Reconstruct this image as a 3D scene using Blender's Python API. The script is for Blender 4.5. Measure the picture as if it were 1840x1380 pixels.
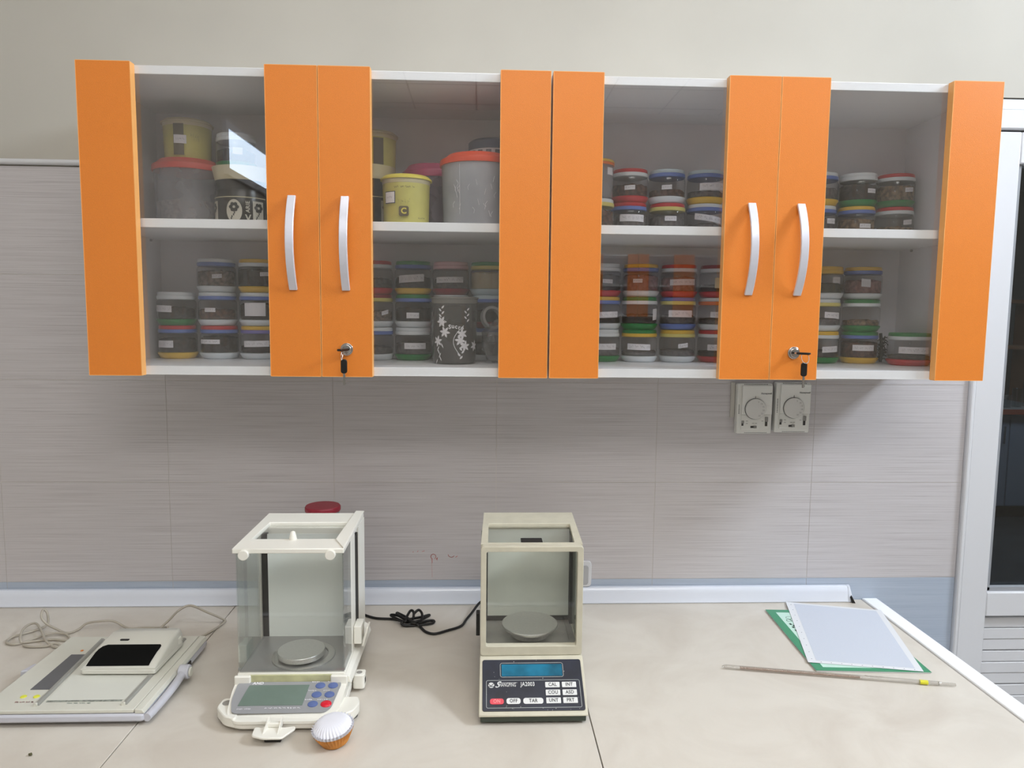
import bpy, bmesh, math, random
from mathutils import Vector, Matrix
from math import sin, cos, pi, radians
random.seed(4)
sc = bpy.context.scene
C = sc.collection
for o in list(bpy.data.objects): bpy.data.objects.remove(o)

# ------------------------------------------------------------ camera
cd = bpy.data.cameras.new('camera'); cam = bpy.data.objects.new('camera', cd); C.objects.link(cam)
YAW, PITCH, ROLL = 0.042, -0.0979, 0.0101
fwd = Vector((sin(YAW)*cos(PITCH), cos(YAW)*cos(PITCH), sin(PITCH)))
rg = Vector((cos(YAW), -sin(YAW), 0)); up = rg.cross(fwd)
r2 = rg*cos(ROLL)+up*sin(ROLL); u2 = up*cos(ROLL)-rg*sin(ROLL)
cam.matrix_world = Matrix(((r2.x, u2.x, -fwd.x, .3621), (r2.y, u2.y, -fwd.y, -1.7863), (r2.z, u2.z, -fwd.z, 1.6298), (0, 0, 0, 1)))
cd.sensor_width = 36; cd.lens = 1310.99/1840*36; cd.clip_start = .02; cd.clip_end = 60
sc.camera = cam

# ------------------------------------------------------------ world, lights, exposure
sc.view_settings.view_transform = 'Standard'; sc.view_settings.look = 'None'
sc.view_settings.gamma = 1; sc.view_settings.use_curve_mapping = False
sc.view_settings.exposure = -0.31
w = bpy.data.worlds.new('world'); sc.world = w; w.use_nodes = True
w.node_tree.nodes['Background'].inputs[0].default_value = (.55, .66, .8, 1)
w.node_tree.nodes['Background'].inputs[1].default_value = .5
sc.cycles.transparent_max_bounces = 40
sc.cycles.max_bounces = 10

def area(name, loc, rot, sx, sy, power, col):
    l = bpy.data.lights.new(name, 'AREA'); l.shape = 'RECTANGLE'; l.size = sx; l.size_y = sy
    l.energy = power; l.color = col
    o = bpy.data.objects.new(name, l); C.objects.link(o); o.location = loc; o.rotation_euler = rot
    return o
# daylight through the high window in the right wall
area('window_daylight_right', (3.14, -1.2, 3.17), (0, radians(75), 0), .6, .85, 90, (.80, .89, 1))
# ceiling panel lamp over the bench and one deeper in the room
area('ceiling_lamp_light', (.45, -1.15, 3.35), (0, 0, 0), 1.2, .5, 13, (1, .96, .90))
area('ceiling_lamp_light', (.9, -3.0, 3.35), (0, 0, 0), 2.0, .8, 38, (1, .97, .93))
# added uplight with no real lamp, brightens the ceiling that the cabinet glass mirrors
area('added_ceiling_fill', (.9, -3.7, 2.7), (radians(180), 0, 0), 2.6, 1.2, 105, (.98, .985, 1))
# fill light added so the dim laboratory next door shows through the glass
area('added_next_room_fill', (4.2, 2.6, 2.7), (0, 0, 0), .6, .6, 22.0, (.8, .9, 1))

# ------------------------------------------------------------ materials
def srgb(c):
    f = lambda v: v/12.92 if v <= .04045 else ((v+.055)/1.055)**2.4
    return tuple(f(v/255) for v in c)+(1,)
MC = {}
def mat(name, col, rough=.5, metal=0, spec=.5, var=0, scale=30, stretch=(1, 1, 1), bump=0, emit=0, col2=None, detail=3, coat=0):
    if name in MC: return MC[name]
    m = bpy.data.materials.new(name); m.use_nodes = True; MC[name] = m
    nt = m.node_tree; b = nt.nodes['Principled BSDF']; L = nt.links.new
    c = srgb(col); b.inputs['Base Color'].default_value = c
    b.inputs['Roughness'].default_value = rough; b.inputs['Metallic'].default_value = metal
    b.inputs['Specular IOR Level'].default_value = spec; b.inputs['Coat Weight'].default_value = coat
    if var or bump or col2:
        tc = nt.nodes.new('ShaderNodeTexCoord'); mp = nt.nodes.new('ShaderNodeMapping'); mp.inputs['Scale'].default_value = stretch
        no = nt.nodes.new('ShaderNodeTexNoise'); no.inputs['Scale'].default_value = scale; no.inputs['Detail'].default_value = detail
        L(tc.outputs['Object'], mp.inputs[0]); L(mp.outputs[0], no.inputs[0])
        if var or col2:
            rp = nt.nodes.new('ShaderNodeValToRGB'); rp.color_ramp.elements[0].position = .35; rp.color_ramp.elements[1].position = .65
            rp.color_ramp.elements[0].color = srgb(col2) if col2 else srgb(tuple(max(0, v*(1-var)) for v in col))
            rp.color_ramp.elements[1].color = c
            L(no.outputs[0], rp.inputs[0]); L(rp.outputs[0], b.inputs['Base Color'])
        if bump:
            bp = nt.nodes.new('ShaderNodeBump'); bp.inputs['Strength'].default_value = bump; bp.inputs['Distance'].default_value = .001
            L(no.outputs[0], bp.inputs['Height']); L(bp.outputs[0], b.inputs['Normal'])
    if emit:
        b.inputs['Emission Color'].default_value = c; b.inputs['Emission Strength'].default_value = emit
    return m
def thin_glass(name, tint=(1, 1, 1), refl=1.0, haze=0, hazecol=(200, 200, 200), ior=1.5, rough=.0):
    """see-through shell: transmission straight through, mirror reflection by Fresnel, optional milky haze"""
    if name in MC: return MC[name]
    m = bpy.data.materials.new(name); m.use_nodes = True; MC[name] = m
    nt = m.node_tree; nt.nodes.remove(nt.nodes['Principled BSDF']); out = nt.nodes['Material Output']; L = nt.links.new
    t = nt.nodes.new('ShaderNodeBsdfTransparent'); t.inputs[0].default_value = tint+(1,)
    g = nt.nodes.new('ShaderNodeBsdfGlossy'); g.inputs['Roughness'].default_value = rough
    lw = nt.nodes.new('ShaderNodeLayerWeight'); lw.inputs[0].default_value = .5
    pw = nt.nodes.new('ShaderNodeMath'); pw.operation = 'POWER'; pw.inputs[1].default_value = 5; L(lw.outputs['Facing'], pw.inputs[0])
    f0 = ((ior-1)/(ior+1))**2
    mu = nt.nodes.new('ShaderNodeMath'); mu.operation = 'MULTIPLY_ADD'; mu.use_clamp = True
    mu.inputs[1].default_value = 1-f0*refl; mu.inputs[2].default_value = f0*refl; L(pw.outputs[0], mu.inputs[0])
    mx = nt.nodes.new('ShaderNodeMixShader'); L(mu.outputs[0], mx.inputs[0]); L(g.outputs[0], mx.inputs[2])
    if haze:
        d = nt.nodes.new('ShaderNodeBsdfDiffuse'); d.inputs[0].default_value = srgb(hazecol)
        no = nt.nodes.new('ShaderNodeTexNoise'); no.inputs['Scale'].default_value = 18
        tc = nt.nodes.new('ShaderNodeTexCoord'); L(tc.outputs['Object'], no.inputs[0])
        m2 = nt.nodes.new('ShaderNodeMath'); m2.operation = 'MULTIPLY_ADD'; m2.inputs[1].default_value = haze*.5; m2.inputs[2].default_value = haze*.75; L(no.outputs[0], m2.inputs[0])
        mh = nt.nodes.new('ShaderNodeMixShader'); L(m2.outputs[0], mh.inputs[0]); L(t.outputs[0], mh.inputs[1]); L(d.outputs[0], mh.inputs[2])
        L(mh.outputs[0], mx.inputs[1])
    else: L(t.outputs[0], mx.inputs[1])
    L(mx.outputs[0], out.inputs[0])
    return m

M_plaster = mat('painted_plaster', (189, 184, 174), .75, var=.03, scale=3, bump=.15)
M_white = mat('white_laminate', (246, 247, 249), .35)
M_inner = mat('cabinet_inside_laminate', (242, 241, 246), .5, var=.03, scale=8)
M_orange = mat('orange_laminate', (233, 134, 46), .42, var=.05, scale=900, bump=.25, detail=1)
M_orange_edge = mat('orange_edge_band', (246, 178, 104), .4)
M_pvc = mat('white_pvc', (214, 214, 217), .35)
M_handle = mat('satin_white_metal', (222, 222, 232), .28, metal=.25)
M_chrome = mat('chrome', (200, 200, 200), .18, metal=1)
M_steel = mat('brushed_steel', (204, 203, 199), .34, metal=.75, var=.06, scale=200, stretch=(1, 8, 1))
M_black = mat('black_plastic', (16, 15, 15), .4)
M_cable = mat('black_cable_rubber', (14, 13, 14), .45)
M_gcable = mat('grey_cable_rubber', (176, 168, 154), .5)
M_grout = mat('tile_grout', (206, 200, 194), .8)
M_gap = mat('dark_joint', (92, 84, 76), .8)
M_glass = thin_glass('cabinet_glass', (.985, .985, .985), 2.1, ior=1.52)
M_jar = thin_glass('jar_glass', (.94, .945, .95), 1.0)
M_clear = thin_glass('balance_glass', (.985, .99, .985), .9)
M_darkglass = thin_glass('door_glass', (.82, .86, .88), 1.2)
M_paper = mat('white_paper', (228, 226, 230), .8)
M_ink = mat('pen_ink', (70, 70, 84), .7)
M_off = mat('offwhite_abs', (236, 233, 223), .38)
M_beige = mat('beige_enamel', (204, 198, 178), .42, var=.04, scale=40)

def streak_mat(name, base, dark, light):
    m = bpy.data.materials.new(name); m.use_nodes = True
    nt = m.node_tree; b = nt.nodes['Principled BSDF']; L = nt.links.new
    tc = nt.nodes.new('ShaderNodeTexCoord'); mp = nt.nodes.new('ShaderNodeMapping'); mp.inputs['Scale'].default_value = (2.2, 1, 330)
    no = nt.nodes.new('ShaderNodeTexNoise'); no.inputs['Scale'].default_value = 1.7; no.inputs['Detail'].default_value = 4; no.inputs['Roughness'].default_value = .65
    L(tc.outputs['Object'], mp.inputs[0]); L(mp.outputs[0], no.inputs[0])
    rp = nt.nodes.new('ShaderNodeValToRGB'); e = rp.color_ramp.elements
    e[0].position = .3; e[0].color = srgb(dark); e[1].position = .72; e[1].color = srgb(light)
    k = e.new(.47); k.color = srgb(base)
    L(no.outputs[0], rp.inputs[0]); L(rp.outputs[0], b.inputs['Base Color'])
    b.inputs['Roughness'].default_value = .32
    bp = nt.nodes.new('ShaderNodeBump'); bp.inputs['Strength'].default_value = .12; bp.inputs['Distance'].default_value = .001
    L(no.outputs[0], bp.inputs['Height']); L(bp.outputs[0], b.inputs['Normal'])
    return m
M_tile = streak_mat('streaked_grey_tile', (196, 191, 192), (172, 166, 168), (208, 204, 206))
M_btile = streak_mat('streaked_blue_tile', (172, 182, 197), (156, 167, 184), (184, 193, 206))
def stone_mat():
    m = bpy.data.materials.new('cream_worktop_tile'); m.use_nodes = True
    nt = m.node_tree; b = nt.nodes['Principled BSDF']; L = nt.links.new
    tc = nt.nodes.new('ShaderNodeTexCoord')
    n1 = nt.nodes.new('ShaderNodeTexNoise'); n1.inputs['Scale'].default_value = 5; n1.inputs['Detail'].default_value = 8; n1.inputs['Roughness'].default_value = .6; n1.inputs['Distortion'].default_value = .8
    L(tc.outputs['Object'], n1.inputs[0])
    rp = nt.nodes.new('ShaderNodeValToRGB'); e = rp.color_ramp.elements
    e[0].position = .3; e[0].color = srgb((199, 190, 178)); e[1].position = .62; e[1].color = srgb((212, 205, 194))
    L(n1.outputs[0], rp.inputs[0]); L(rp.outputs[0], b.inputs['Base Color']); b.inputs['Roughness'].default_value = .38
    return m
M_stone = stone_mat()

# ------------------------------------------------------------ mesh helpers
def wloc(o):
    v = Vector((0, 0, 0))
    while o: v += o.location; o = o.parent
    return v
def obj(name, bm, m, parent=None, smooth=None, bevel=0, seg=2, local=False):
    """bm is in world coordinates unless local; becomes ONE mesh object"""
    if parent and not local: bmesh.ops.translate(bm, verts=bm.verts, vec=-wloc(parent))
    bmesh.ops.recalc_face_normals(bm, faces=bm.faces)
    me = bpy.data.meshes.new(name); bm.to_mesh(me); bm.free()
    o = bpy.data.objects.new(name, me); C.objects.link(o)
    for x in (m if isinstance(m, (list, tuple)) else [m]): me.materials.append(x)
    if parent: o.parent = parent
    if bevel:
        b = o.modifiers.new('bevel', 'BEVEL'); b.width = bevel; b.segments = seg; b.limit_method = 'ANGLE'; b.angle_limit = radians(40)
        if smooth is None: smooth = True
    if smooth:
        me.polygons.foreach_set('use_smooth', [True]*len(me.polygons))
        me.set_sharp_from_angle(angle=radians(smooth if smooth is not True else 38))
    return o
def thing(name, label, cat, loc=(0, 0, 0), group=None):
    o = bpy.data.objects.new(name, None); C.objects.link(o); o.location = loc; o.empty_display_size = .05
    return tag(o, label, cat, group)
def tag(o, label, cat, group=None):
    o['label'] = label; o['category'] = cat
    if group: o['group'] = group
    return o
def struct(o): o['kind'] = 'structure'; return o
def stuff(o): o['kind'] = 'stuff'; return o
def dup(root, loc=None, parent=None):
    r = root.copy(); C.objects.link(r)
    if loc is not None: r.location = loc
    if parent: r.parent = parent
    for c in list(root.children): dup(c, None, r)
    return r
def B(bm, x0, x1, y0, y1, z0, z1):
    r = bmesh.ops.create_cube(bm, size=1)['verts']
    bmesh.ops.scale(bm, vec=(x1-x0, y1-y0, z1-z0), verts=r)
    bmesh.ops.translate(bm, vec=((x0+x1)/2, (y0+y1)/2, (z0+z1)/2), verts=r)
    return r
def box(*a):
    bm = bmesh.new(); B(bm, *a); return bm
def hexa(p, bm=None):
    """8 points: bottom four then top four"""
    bm = bm or bmesh.new(); v = [bm.verts.new(q) for q in p]
    for f in ((0, 1, 2, 3), (4, 5, 6, 7), (0, 1, 5, 4), (1, 2, 6, 5), (2, 3, 7, 6), (3, 0, 4, 7)): bm.faces.new([v[i] for i in f])
    return bm
def prism(pts, z0, z1, bm=None, top=None):
    """polygon in xy extruded z0..z1; top = function (x,y)->z"""
    bm = bm or bmesh.new(); a = [bm.verts.new((x, y, z0)) for x, y in pts]
    b = [bm.verts.new((x, y, top(x, y) if top else z1)) for x, y in pts]
    n = len(pts); bm.faces.new(a[::-1]); bm.faces.new(b)
    for i in range(n): bm.faces.new([a[i], a[(i+1) % n], b[(i+1) % n], b[i]])
    return bm
def rrect(x0, x1, y0, y1, r, n=5):
    out = []
    for cx, cy, a0 in ((x1-r, y1-r, 0), (x0+r, y1-r, 90), (x0+r, y0+r, 180), (x1-r, y0+r, 270)):
        out += [(cx+r*cos(radians(a0+90*i/n)), cy+r*sin(radians(a0+90*i/n))) for i in range(n+1)]
    return out
def lathe(prof, n=40, c=(0, 0, 0), bm=None, flute=0, fn=0, cap=False):
    bm = bm or bmesh.new(); rings = []
    for i, (r, z) in enumerate(prof):
        if r < 1e-6: rings.append([bm.verts.new((c[0], c[1], c[2]+z))]); continue
        ring = []
        for k in range(n):
            a = 2*pi*k/n; rr = r*(1+flute*cos(fn*a))
            ring.append(bm.verts.new((c[0]+rr*cos(a), c[1]+rr*sin(a), c[2]+z)))
        rings.append(ring)
    for a, b in zip(rings, rings[1:]):
        if len(a) == 1 and len(b) == 1: continue
        for k in range(n):
            k2 = (k+1) % n
            if len(a) == 1: bm.faces.new([a[0], b[k], b[k2]])
            elif len(b) == 1: bm.faces.new([a[k], a[k2], b[0]])
            else: bm.faces.new([a[k], a[k2], b[k2], b[k]])
    return bm
def cyl(p0, p1, r, n=24, r1=None, bm=None):
    bm = bm or bmesh.new(); p0 = Vector(p0); p1 = Vector(p1); d = (p1-p0); L = d.length
    tmp = lathe([(0, 0), (r, 0), (r if r1 is None else r1, L), (0, L)], n)
    q = d.to_track_quat('Z', 'Y').to_matrix().to_4x4(); q.translation = p0
    bmesh.ops.transform(tmp, matrix=q, verts=tmp.verts)
    me = bpy.data.meshes.new('t'); tmp.to_mesh(me); tmp.free(); bm.from_mesh(me); bpy.data.meshes.remove(me)
    return bm
def spline(pts, k=6, closed=False):
    P = [Vector(p) for p in pts]; n = len(P); out = []
    for i in range(n if closed else n-1):
        g = (lambda j: P[j % n]) if closed else (lambda j: P[max(0, min(n-1, j))])
        a, b, c, d = g(i-1), g(i), g(i+1), g(i+2)
        for s in range(k):
            t = s/k
            out.append(.5*((2*b)+(c-a)*t+(2*a-5*b+4*c-d)*t*t+(3*b-a-3*c+d)*t**3))
    if not closed: out.append(P[-1])
    return out
def tube(pts, r, n=8, k=6, closed=False, bm=None, flat=1, rf=None):
    bm = bm or bmesh.new(); S = spline(pts, k, closed) if k > 1 else [Vector(p) for p in pts]; m = len(S); rings = []
    side = None
    for i, p in enumerate(S):
        t = (S[(i+1) % m] if closed or i < m-1 else S[i])-(S[i-1] if closed or i > 0 else S[i])
        t = t.normalized() if t.length > 1e-9 else Vector((1, 0, 0))
        if side is None: side = t.cross(Vector((0, 0, 1)));  side = side if side.length > .01 else t.cross(Vector((1, 0, 0)))
        side = (side-t*side.dot(t)).normalized(); u = side.cross(t)
        rr = r if rf is None else rf(i/(m-1))
        rings.append([bm.verts.new(p+side*rr*cos(2*pi*j/n)+u*rr*flat*sin(2*pi*j/n)) for j in range(n)])
    for a, b in zip(rings, rings[1:]+([rings[0]] if closed else [])):
        for j in range(n): bm.faces.new([a[j], a[(j+1) % n], b[(j+1) % n], b[j]])
    if not closed: bm.faces.new(rings[0]); bm.faces.new(rings[-1])
    return bm
def ribbon(polys, wd, mtx, bm=None, t=.0003):
    """thin raised pen strokes in the local xy plane of mtx"""
    bm = bm or bmesh.new()
    for pl in polys:
        pl = [Vector((p[0], p[1], 0)) for p in pl]
        for i in range(len(pl)-1):
            d = pl[i+1]-pl[i]
            if d.length < 1e-7: continue
            nrm = Vector((-d.y, d.x, 0)).normalized()*wd/2; e = d.normalized()*wd/2
            q = [pl[i]-e+nrm, pl[i]-e-nrm, pl[i+1]+e-nrm, pl[i+1]+e+nrm]
            vs = [bm.verts.new(mtx @ (v+Vector((0, 0, t)))) for v in q]
            bm.faces.new(vs)
    return bm
def text_bm(s, size, mtx, depth=.0003, align='CENTER', shear=0, sx=1, bold=0):
    cu = bpy.data.curves.new('t', 'FONT'); cu.body = s; cu.size = size; cu.align_x = align; cu.align_y = 'CENTER'
    cu.shear = shear; cu.offset = bold; cu.resolution_u = 3; cu.space_character = 1.08
    o = bpy.data.objects.new('t', cu); C.objects.link(o); bpy.context.view_layer.update()
    me = bpy.data.meshes.new_from_object(o.evaluated_get(bpy.context.evaluated_depsgraph_get()))
    bm = bmesh.new(); bm.from_mesh(me)
    bmesh.ops.transform(bm, matrix=mtx @ Matrix.Translation((0, 0, depth)) @ Matrix.Diagonal((sx, 1, 1, 1)), verts=bm.verts)
    bpy.data.objects.remove(o); bpy.data.curves.remove(cu); bpy.data.meshes.remove(me)
    return bm
def join(bm, other):
    me = bpy.data.meshes.new('t'); other.to_mesh(me); other.free(); bm.from_mesh(me); bpy.data.meshes.remove(me); return bm
def plane_m(o, x, y):
    x = Vector(x).normalized(); z = x.cross(Vector(y)).normalized(); y = z.cross(x)
    return Matrix(((x.x, y.x, z.x, o[0]), (x.y, y.y, z.y, o[1]), (x.z, y.z, z.z, o[2]), (0, 0, 0, 1)))
def slab(pts, mtx, t0, t1, bm=None):
    """polygon (local xy of mtx) extruded from t0 to t1"""
    bm = bm or bmesh.new(); tmp = prism(pts, t0, t1)
    bmesh.ops.transform(tmp, matrix=mtx, verts=tmp.verts); return join(bm, tmp)
def scribble(n, wd, ht, seed):
    r = random.Random(seed); out = []; x = -wd/2
    while x < wd/2:
        L = r.uniform(.12, .3)*wd; p = []; m = 9
        for i in range(m):
            p.append((x+L*i/m, ht*(.5*sin(i*2.1+r.random()*2)+r.uniform(-.2, .2))))
        out.append(p); x += L+wd*.06
    return out

# ============================================================ THE SETTING
XR = 3.2; XL = -1.5; YR = -6.2; ZC = 3.6
bm = bmesh.new()
B(bm, XL-.1, 1.593, .005, .15, 0, 1.962); B(bm, XL-.1, 1.593, -.001, .15, 1.962, ZC)
B(bm, 1.593, 2.62, -.001, .15, 2.1625, ZC); B(bm, 2.62, XR+.1, -.001, .15, 0, ZC)
wb = struct(obj('wall_back', bm, M_plaster))
obj('grout_backing', box(XL, 1.592, .0008, .0044, .7, 1.9575), M_grout, wb)
rows = [1.708, 1.458, 1.208, .958, .708, .458, .208, -.042]
for zi, z in enumerate(rows):
    for k in range(-4, 4):
        x0 = k*.4+.0006; x1 = min((k+1)*.4-.0006, 1.592)
        if x0 < XL: x0 = XL+.001
        z0 = max(z+.0006, .001)
        o = obj('tile', box(x0, x1, 0, .0045, z0, z+.25-.0006), M_tile if z > .9 else M_btile, wb)
bm = tube([(XL, -.001, 1.967), (1.592, -.001, 1.967)], .007, n=10, k=1)
struct(obj('trim_1', bm, M_pvc, smooth=60))
struct(obj('wall_left', box(XL-.1, XL, YR, 0, 0, ZC), M_plaster))
bm = bmesh.new()
B(bm, XR, XR+.1, YR, 0, 0, 2.8); B(bm, XR, XR+.1, YR, 0, 3.54, ZC); B(bm, XR, XR+.1, YR, -1.7, 2.8, 3.54); B(bm, XR, XR+.1, -.7, 0, 2.8, 3.54)
struct(obj('wall_right', bm, M_plaster))
struct(obj('wall_rear', box(XL-.1, XR+.1, YR-.1, YR, 0, ZC), M_plaster))
M_ceil = mat('ceiling_board', (226, 226, 224), .8, var=.03, scale=4)
ce = struct(obj('ceiling', box(XL-.1, XR+.1, YR-.1, .1, ZC, ZC+.1), M_ceil))
bm = bmesh.new()
for i in range(8): B(bm, XL+.6*i-.006, XL+.6*i+.006, YR, 0, ZC-.003, ZC)
for i in range(11): B(bm, XL, XR, -.6*i-.006, -.6*i+.006, ZC-.003, ZC)
obj('ceiling_joint', bm, mat('ceiling_joint', (120, 120, 122), .8), ce)
struct(obj('floor', box(XL-.1, XR+.1, YR-.1, .15, -.1, 0), mat('floor_tile', (150, 146, 140), .35, var=.06, scale=6)))
# windows (the right one lights the bench, the left one shows as a reflection in the first glass door)
def window(n, x, y0, y1, z0, z1, s):
    bm = bmesh.new(); t = .05
    for a in ((y0, y1, z0, z0+t), (y0, y1, z1-t, z1), (y0, y0+t, z0+t, z1-t), (y1-t, y1, z0+t, z1-t), ((y0+y1)/2-.03, (y0+y1)/2+.03, z0+t, z1-t))[:4 if n == 2 else 5]:
        B(bm, min(x, x+.05*s), max(x, x+.05*s), *a)
    wn = struct(obj('window_%d' % n, bm, M_pvc))
    e = mat('overcast_sky_in_window', (205, 222, 240), emit=9)
    obj('pane', box(min(x+.02*s, x+.03*s), max(x+.02*s, x+.03*s), y0+t, y1-t, z0+t, z1-t), e, wn)
window(1, XR, -1.7, -.7, 2.8, 3.54, 1)
window(2, XL+.001, -5.6, -4.25, 2.60, 2.98, .6)

# ---- white PVC door in the back wall
DX0, DX1 = 1.593, 2.62
bm = bmesh.new()
B(bm, DX0, DX0+.012, -.012, .07, 0, 2.16); B(bm, DX1-.06, DX1, -.012, .07, 0, 2.16); B(bm, DX0, DX1, -.012, .07, 2.085, 2.132)
B(bm, DX0, DX1, .0, .07, 2.132, 2.16)
dr = struct(obj('door_1', bm, M_pvc, bevel=.004))
LX0, LX1 = DX0+.013, DX1-.062
LT = 2.081
for nm, a in (('stile', (LX0, 1.678, -.006, .05, .01, LT)), ('stile', (LX1-.075, LX1, -.006, .05, .01, LT)),
              ('rail', (1.678, LX1-.075, -.006, .05, 2.005, LT)), ('rail', (1.678, LX1-.075, -.006, .05, .853, .918)), ('rail', (1.678, LX1-.075, -.006, .05, .01, .09))):
    obj(nm, box(*a), M_pvc, dr, bevel=.003)
bm = bmesh.new()
for a in ((1.678, 1.69, .92, 2.003), (LX1-.087, LX1-.077, .92, 2.003)): B(bm, a[0], a[1], .004, .02, a[2], a[3])
B(bm, 1.678, LX1-.077, .004, .02, .918, .928)
obj('glazing_bead', bm, mat('grey_glazing_bead', (150, 152, 156), .4), dr)
obj('door_pane', box(1.69, LX1-.087, .02, .025, .928, 2.004), M_darkglass, dr)
z = .845
while z > .1:
    bm = bmesh.new(); z2 = max(z-.092, .092)
    for q in range(3):
        a = z-(z-z2)*(q+1)/3; b = z-(z-z2)*q/3
        B(bm, 1.679, LX1-.076, .012-.002*(q == 1), .03, a+.0008, b-.0008)
    obj('panel', bm, M_pvc, dr, bevel=.0015, seg=1); z = z2-.0015
    if z2 <= .093: break
obj('panel_backing', box(1.679, LX1-.076, .03, .04, .09, .85), M_pvc, dr)
bm = tube([(LX1-.03, -.006, 1.02), (LX1-.03, -.05, 1.02), (LX1-.09, -.055, 1.02), (LX1-.15, -.05, 1.02)], .009, k=4)
obj('door_handle', bm, M_chrome, dr, smooth=60)

# ---- dim laboratory next door, seen through the door glass
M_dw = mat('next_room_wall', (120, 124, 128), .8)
bm = bmesh.new()
B(bm, 1.2, 6.2, 5.6, 5.7, 0, 2.9); B(bm, 6.2, 6.3, .15, 5.7, 0, 2.9); B(bm, 1.1, 1.2, .15, 5.7, 0, 2.9); B(bm, 2.9, 6.3, .05, .15, 0, 2.9); B(bm, 1.1, 6.3, .15, 5.7, 2.9, 3.0)
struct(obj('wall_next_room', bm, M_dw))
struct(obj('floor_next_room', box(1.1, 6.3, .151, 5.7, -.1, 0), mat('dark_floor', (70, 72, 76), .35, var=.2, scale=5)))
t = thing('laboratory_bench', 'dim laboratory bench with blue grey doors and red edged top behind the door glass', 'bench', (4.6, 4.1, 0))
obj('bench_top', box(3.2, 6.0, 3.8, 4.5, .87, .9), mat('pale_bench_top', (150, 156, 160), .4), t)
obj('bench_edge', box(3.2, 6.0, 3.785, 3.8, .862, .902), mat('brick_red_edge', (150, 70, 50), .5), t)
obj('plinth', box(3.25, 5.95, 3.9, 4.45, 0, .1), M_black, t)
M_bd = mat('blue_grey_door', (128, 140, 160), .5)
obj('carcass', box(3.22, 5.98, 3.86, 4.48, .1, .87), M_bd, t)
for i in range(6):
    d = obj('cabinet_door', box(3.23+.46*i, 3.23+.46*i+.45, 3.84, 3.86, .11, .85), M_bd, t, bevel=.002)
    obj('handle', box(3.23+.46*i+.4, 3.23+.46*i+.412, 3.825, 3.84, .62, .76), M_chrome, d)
t = thing('reagent_shelf', 'dim wooden reagent shelf standing on the bench behind the door glass', 'shelf', (4.6, 4.35, .9))
M_sh = mat('brown_shelf', (120, 82, 58), .6)
for a in ((3.3, 5.9, 4.25, 4.45, 1.36, 1.39), (3.3, 5.9, 4.25, 4.45, 1.75, 1.78)): obj('shelf_board', box(*a), M_sh, t)
for x in (3.3, 4.17, 5.03, 5.88): obj('upright', box(x, x+.02, 4.25, 4.45, .9, 1.78), M_sh, t)
M_amb = mat('amber_glass', (120, 52, 22), .12, spec=.8)
for i in range(12):
    x = (3.42, 3.56, 3.70, 3.84, 3.98, 4.30, 4.44, 4.58, 4.72, 4.86, 5.16, 5.30)[i]; h = .2+.03*(i % 3)
    tag(obj('reagent_bottle', lathe([(0, 0), (.04, 0), (.042, .01), (.042, h*.6), (.016, h*.8), (.016, h), (0, h)], 16, (x, 4.35, 1.3905 if i % 2 else 1.7805)), M_amb, smooth=True),
        'amber reagent bottle on the %s dim shelf board behind the door glass' % ('lower' if i % 2 else 'upper'), 'bottle', 'amber bottles on the %s far shelf' % ('lower' if i % 2 else 'upper'))
for i in range(14):
    x = 3.9+.12*i; h = .1+.05*((i*7) % 3)
    tag(obj('glass_beaker', lathe([(0, 0), (.035, 0), (.035, h), (.038, h+.004), (.033, h), (.033, .004), (0, .004)], 16, (x, 3.93+.04*(i % 3), .9)), thin_glass('far_glass', (.9, .93, .95), 2), smooth=True),
        '%s clear glass beaker on the dim bench behind the door glass' % ('short', 'tall', 'medium')[((i*7) % 3+0) % 3], 'beaker', '%s beakers on the far bench' % ('short', 'tall', 'medium')[(i*7) % 3])

# ============================================================ WORKTOP
WT = thing('worktop', 'cream tiled worktop with thin dark joints and white edge strip', 'worktop', (.2, -.45, .87))
obj('backing_board', box(XL+.002, 1.347, -.86, -.001, .862, .888), M_gap, WT)
for x0, x1 in ((XL+.002, -1.048), (-1.046, -.2435), (-.2415, .561), (.563, 1.3465)):
    obj('slab', box(x0, x1, -.86, -.0015, .888, .9), M_stone, WT, bevel=.0006, seg=1)
obj('edge_strip', box(1.3475, 1.387, -.88, .0-.0015, .862, .9045), M_white, WT, bevel=.003)
obj('edge_strip', box(XL+.002, 1.3475, -.88, -.8605, .862, .9045), M_white, WT, bevel=.003)
# rounded white upstand along the wall
prof = [(-.0015, .9005), (-.020, .9005), (-.0215, .903), (-.018, .912), (-.0165, .925), (-.0145, .934), (-.010, .9395), (-.0015, .940)]
bm = bmesh.new(); a = [bm.verts.new((XL+.002, y, z)) for y, z in prof]; b = [bm.verts.new((1.303, y, z)) for y, z in prof]
bm.faces.new(a); bm.faces.new(b)
for i in range(len(prof)): j = (i+1) % len(prof); bm.faces.new([a[i], a[j], b[j], b[i]])
M_up = mat('glossy_white_upstand', (222, 226, 236), .12)
ups = struct(obj('trim_2', bm, M_up, smooth=30))
obj('end_cap', hexa([(1.3035, -.022, .9005), (1.318, -.02, .9005), (1.326, -.0015, .9005), (1.3035, -.0015, .9005), (1.3035, -.014, .938), (1.308, -.013, .941), (1.312, -.0015, .941), (1.3035, -.0015, .941)]), M_up, ups, bevel=.001)
obj('broken_corner', hexa([(1.31, -.026, .9005), (1.318, -.028, .9005), (1.321, -.018, .9005), (1.312, -.018, .9005), (1.307, -.021, .914), (1.31, -.023, .918), (1.312, -.016, .918), (1.308, -.016, .914)]), M_black, ups)
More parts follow.
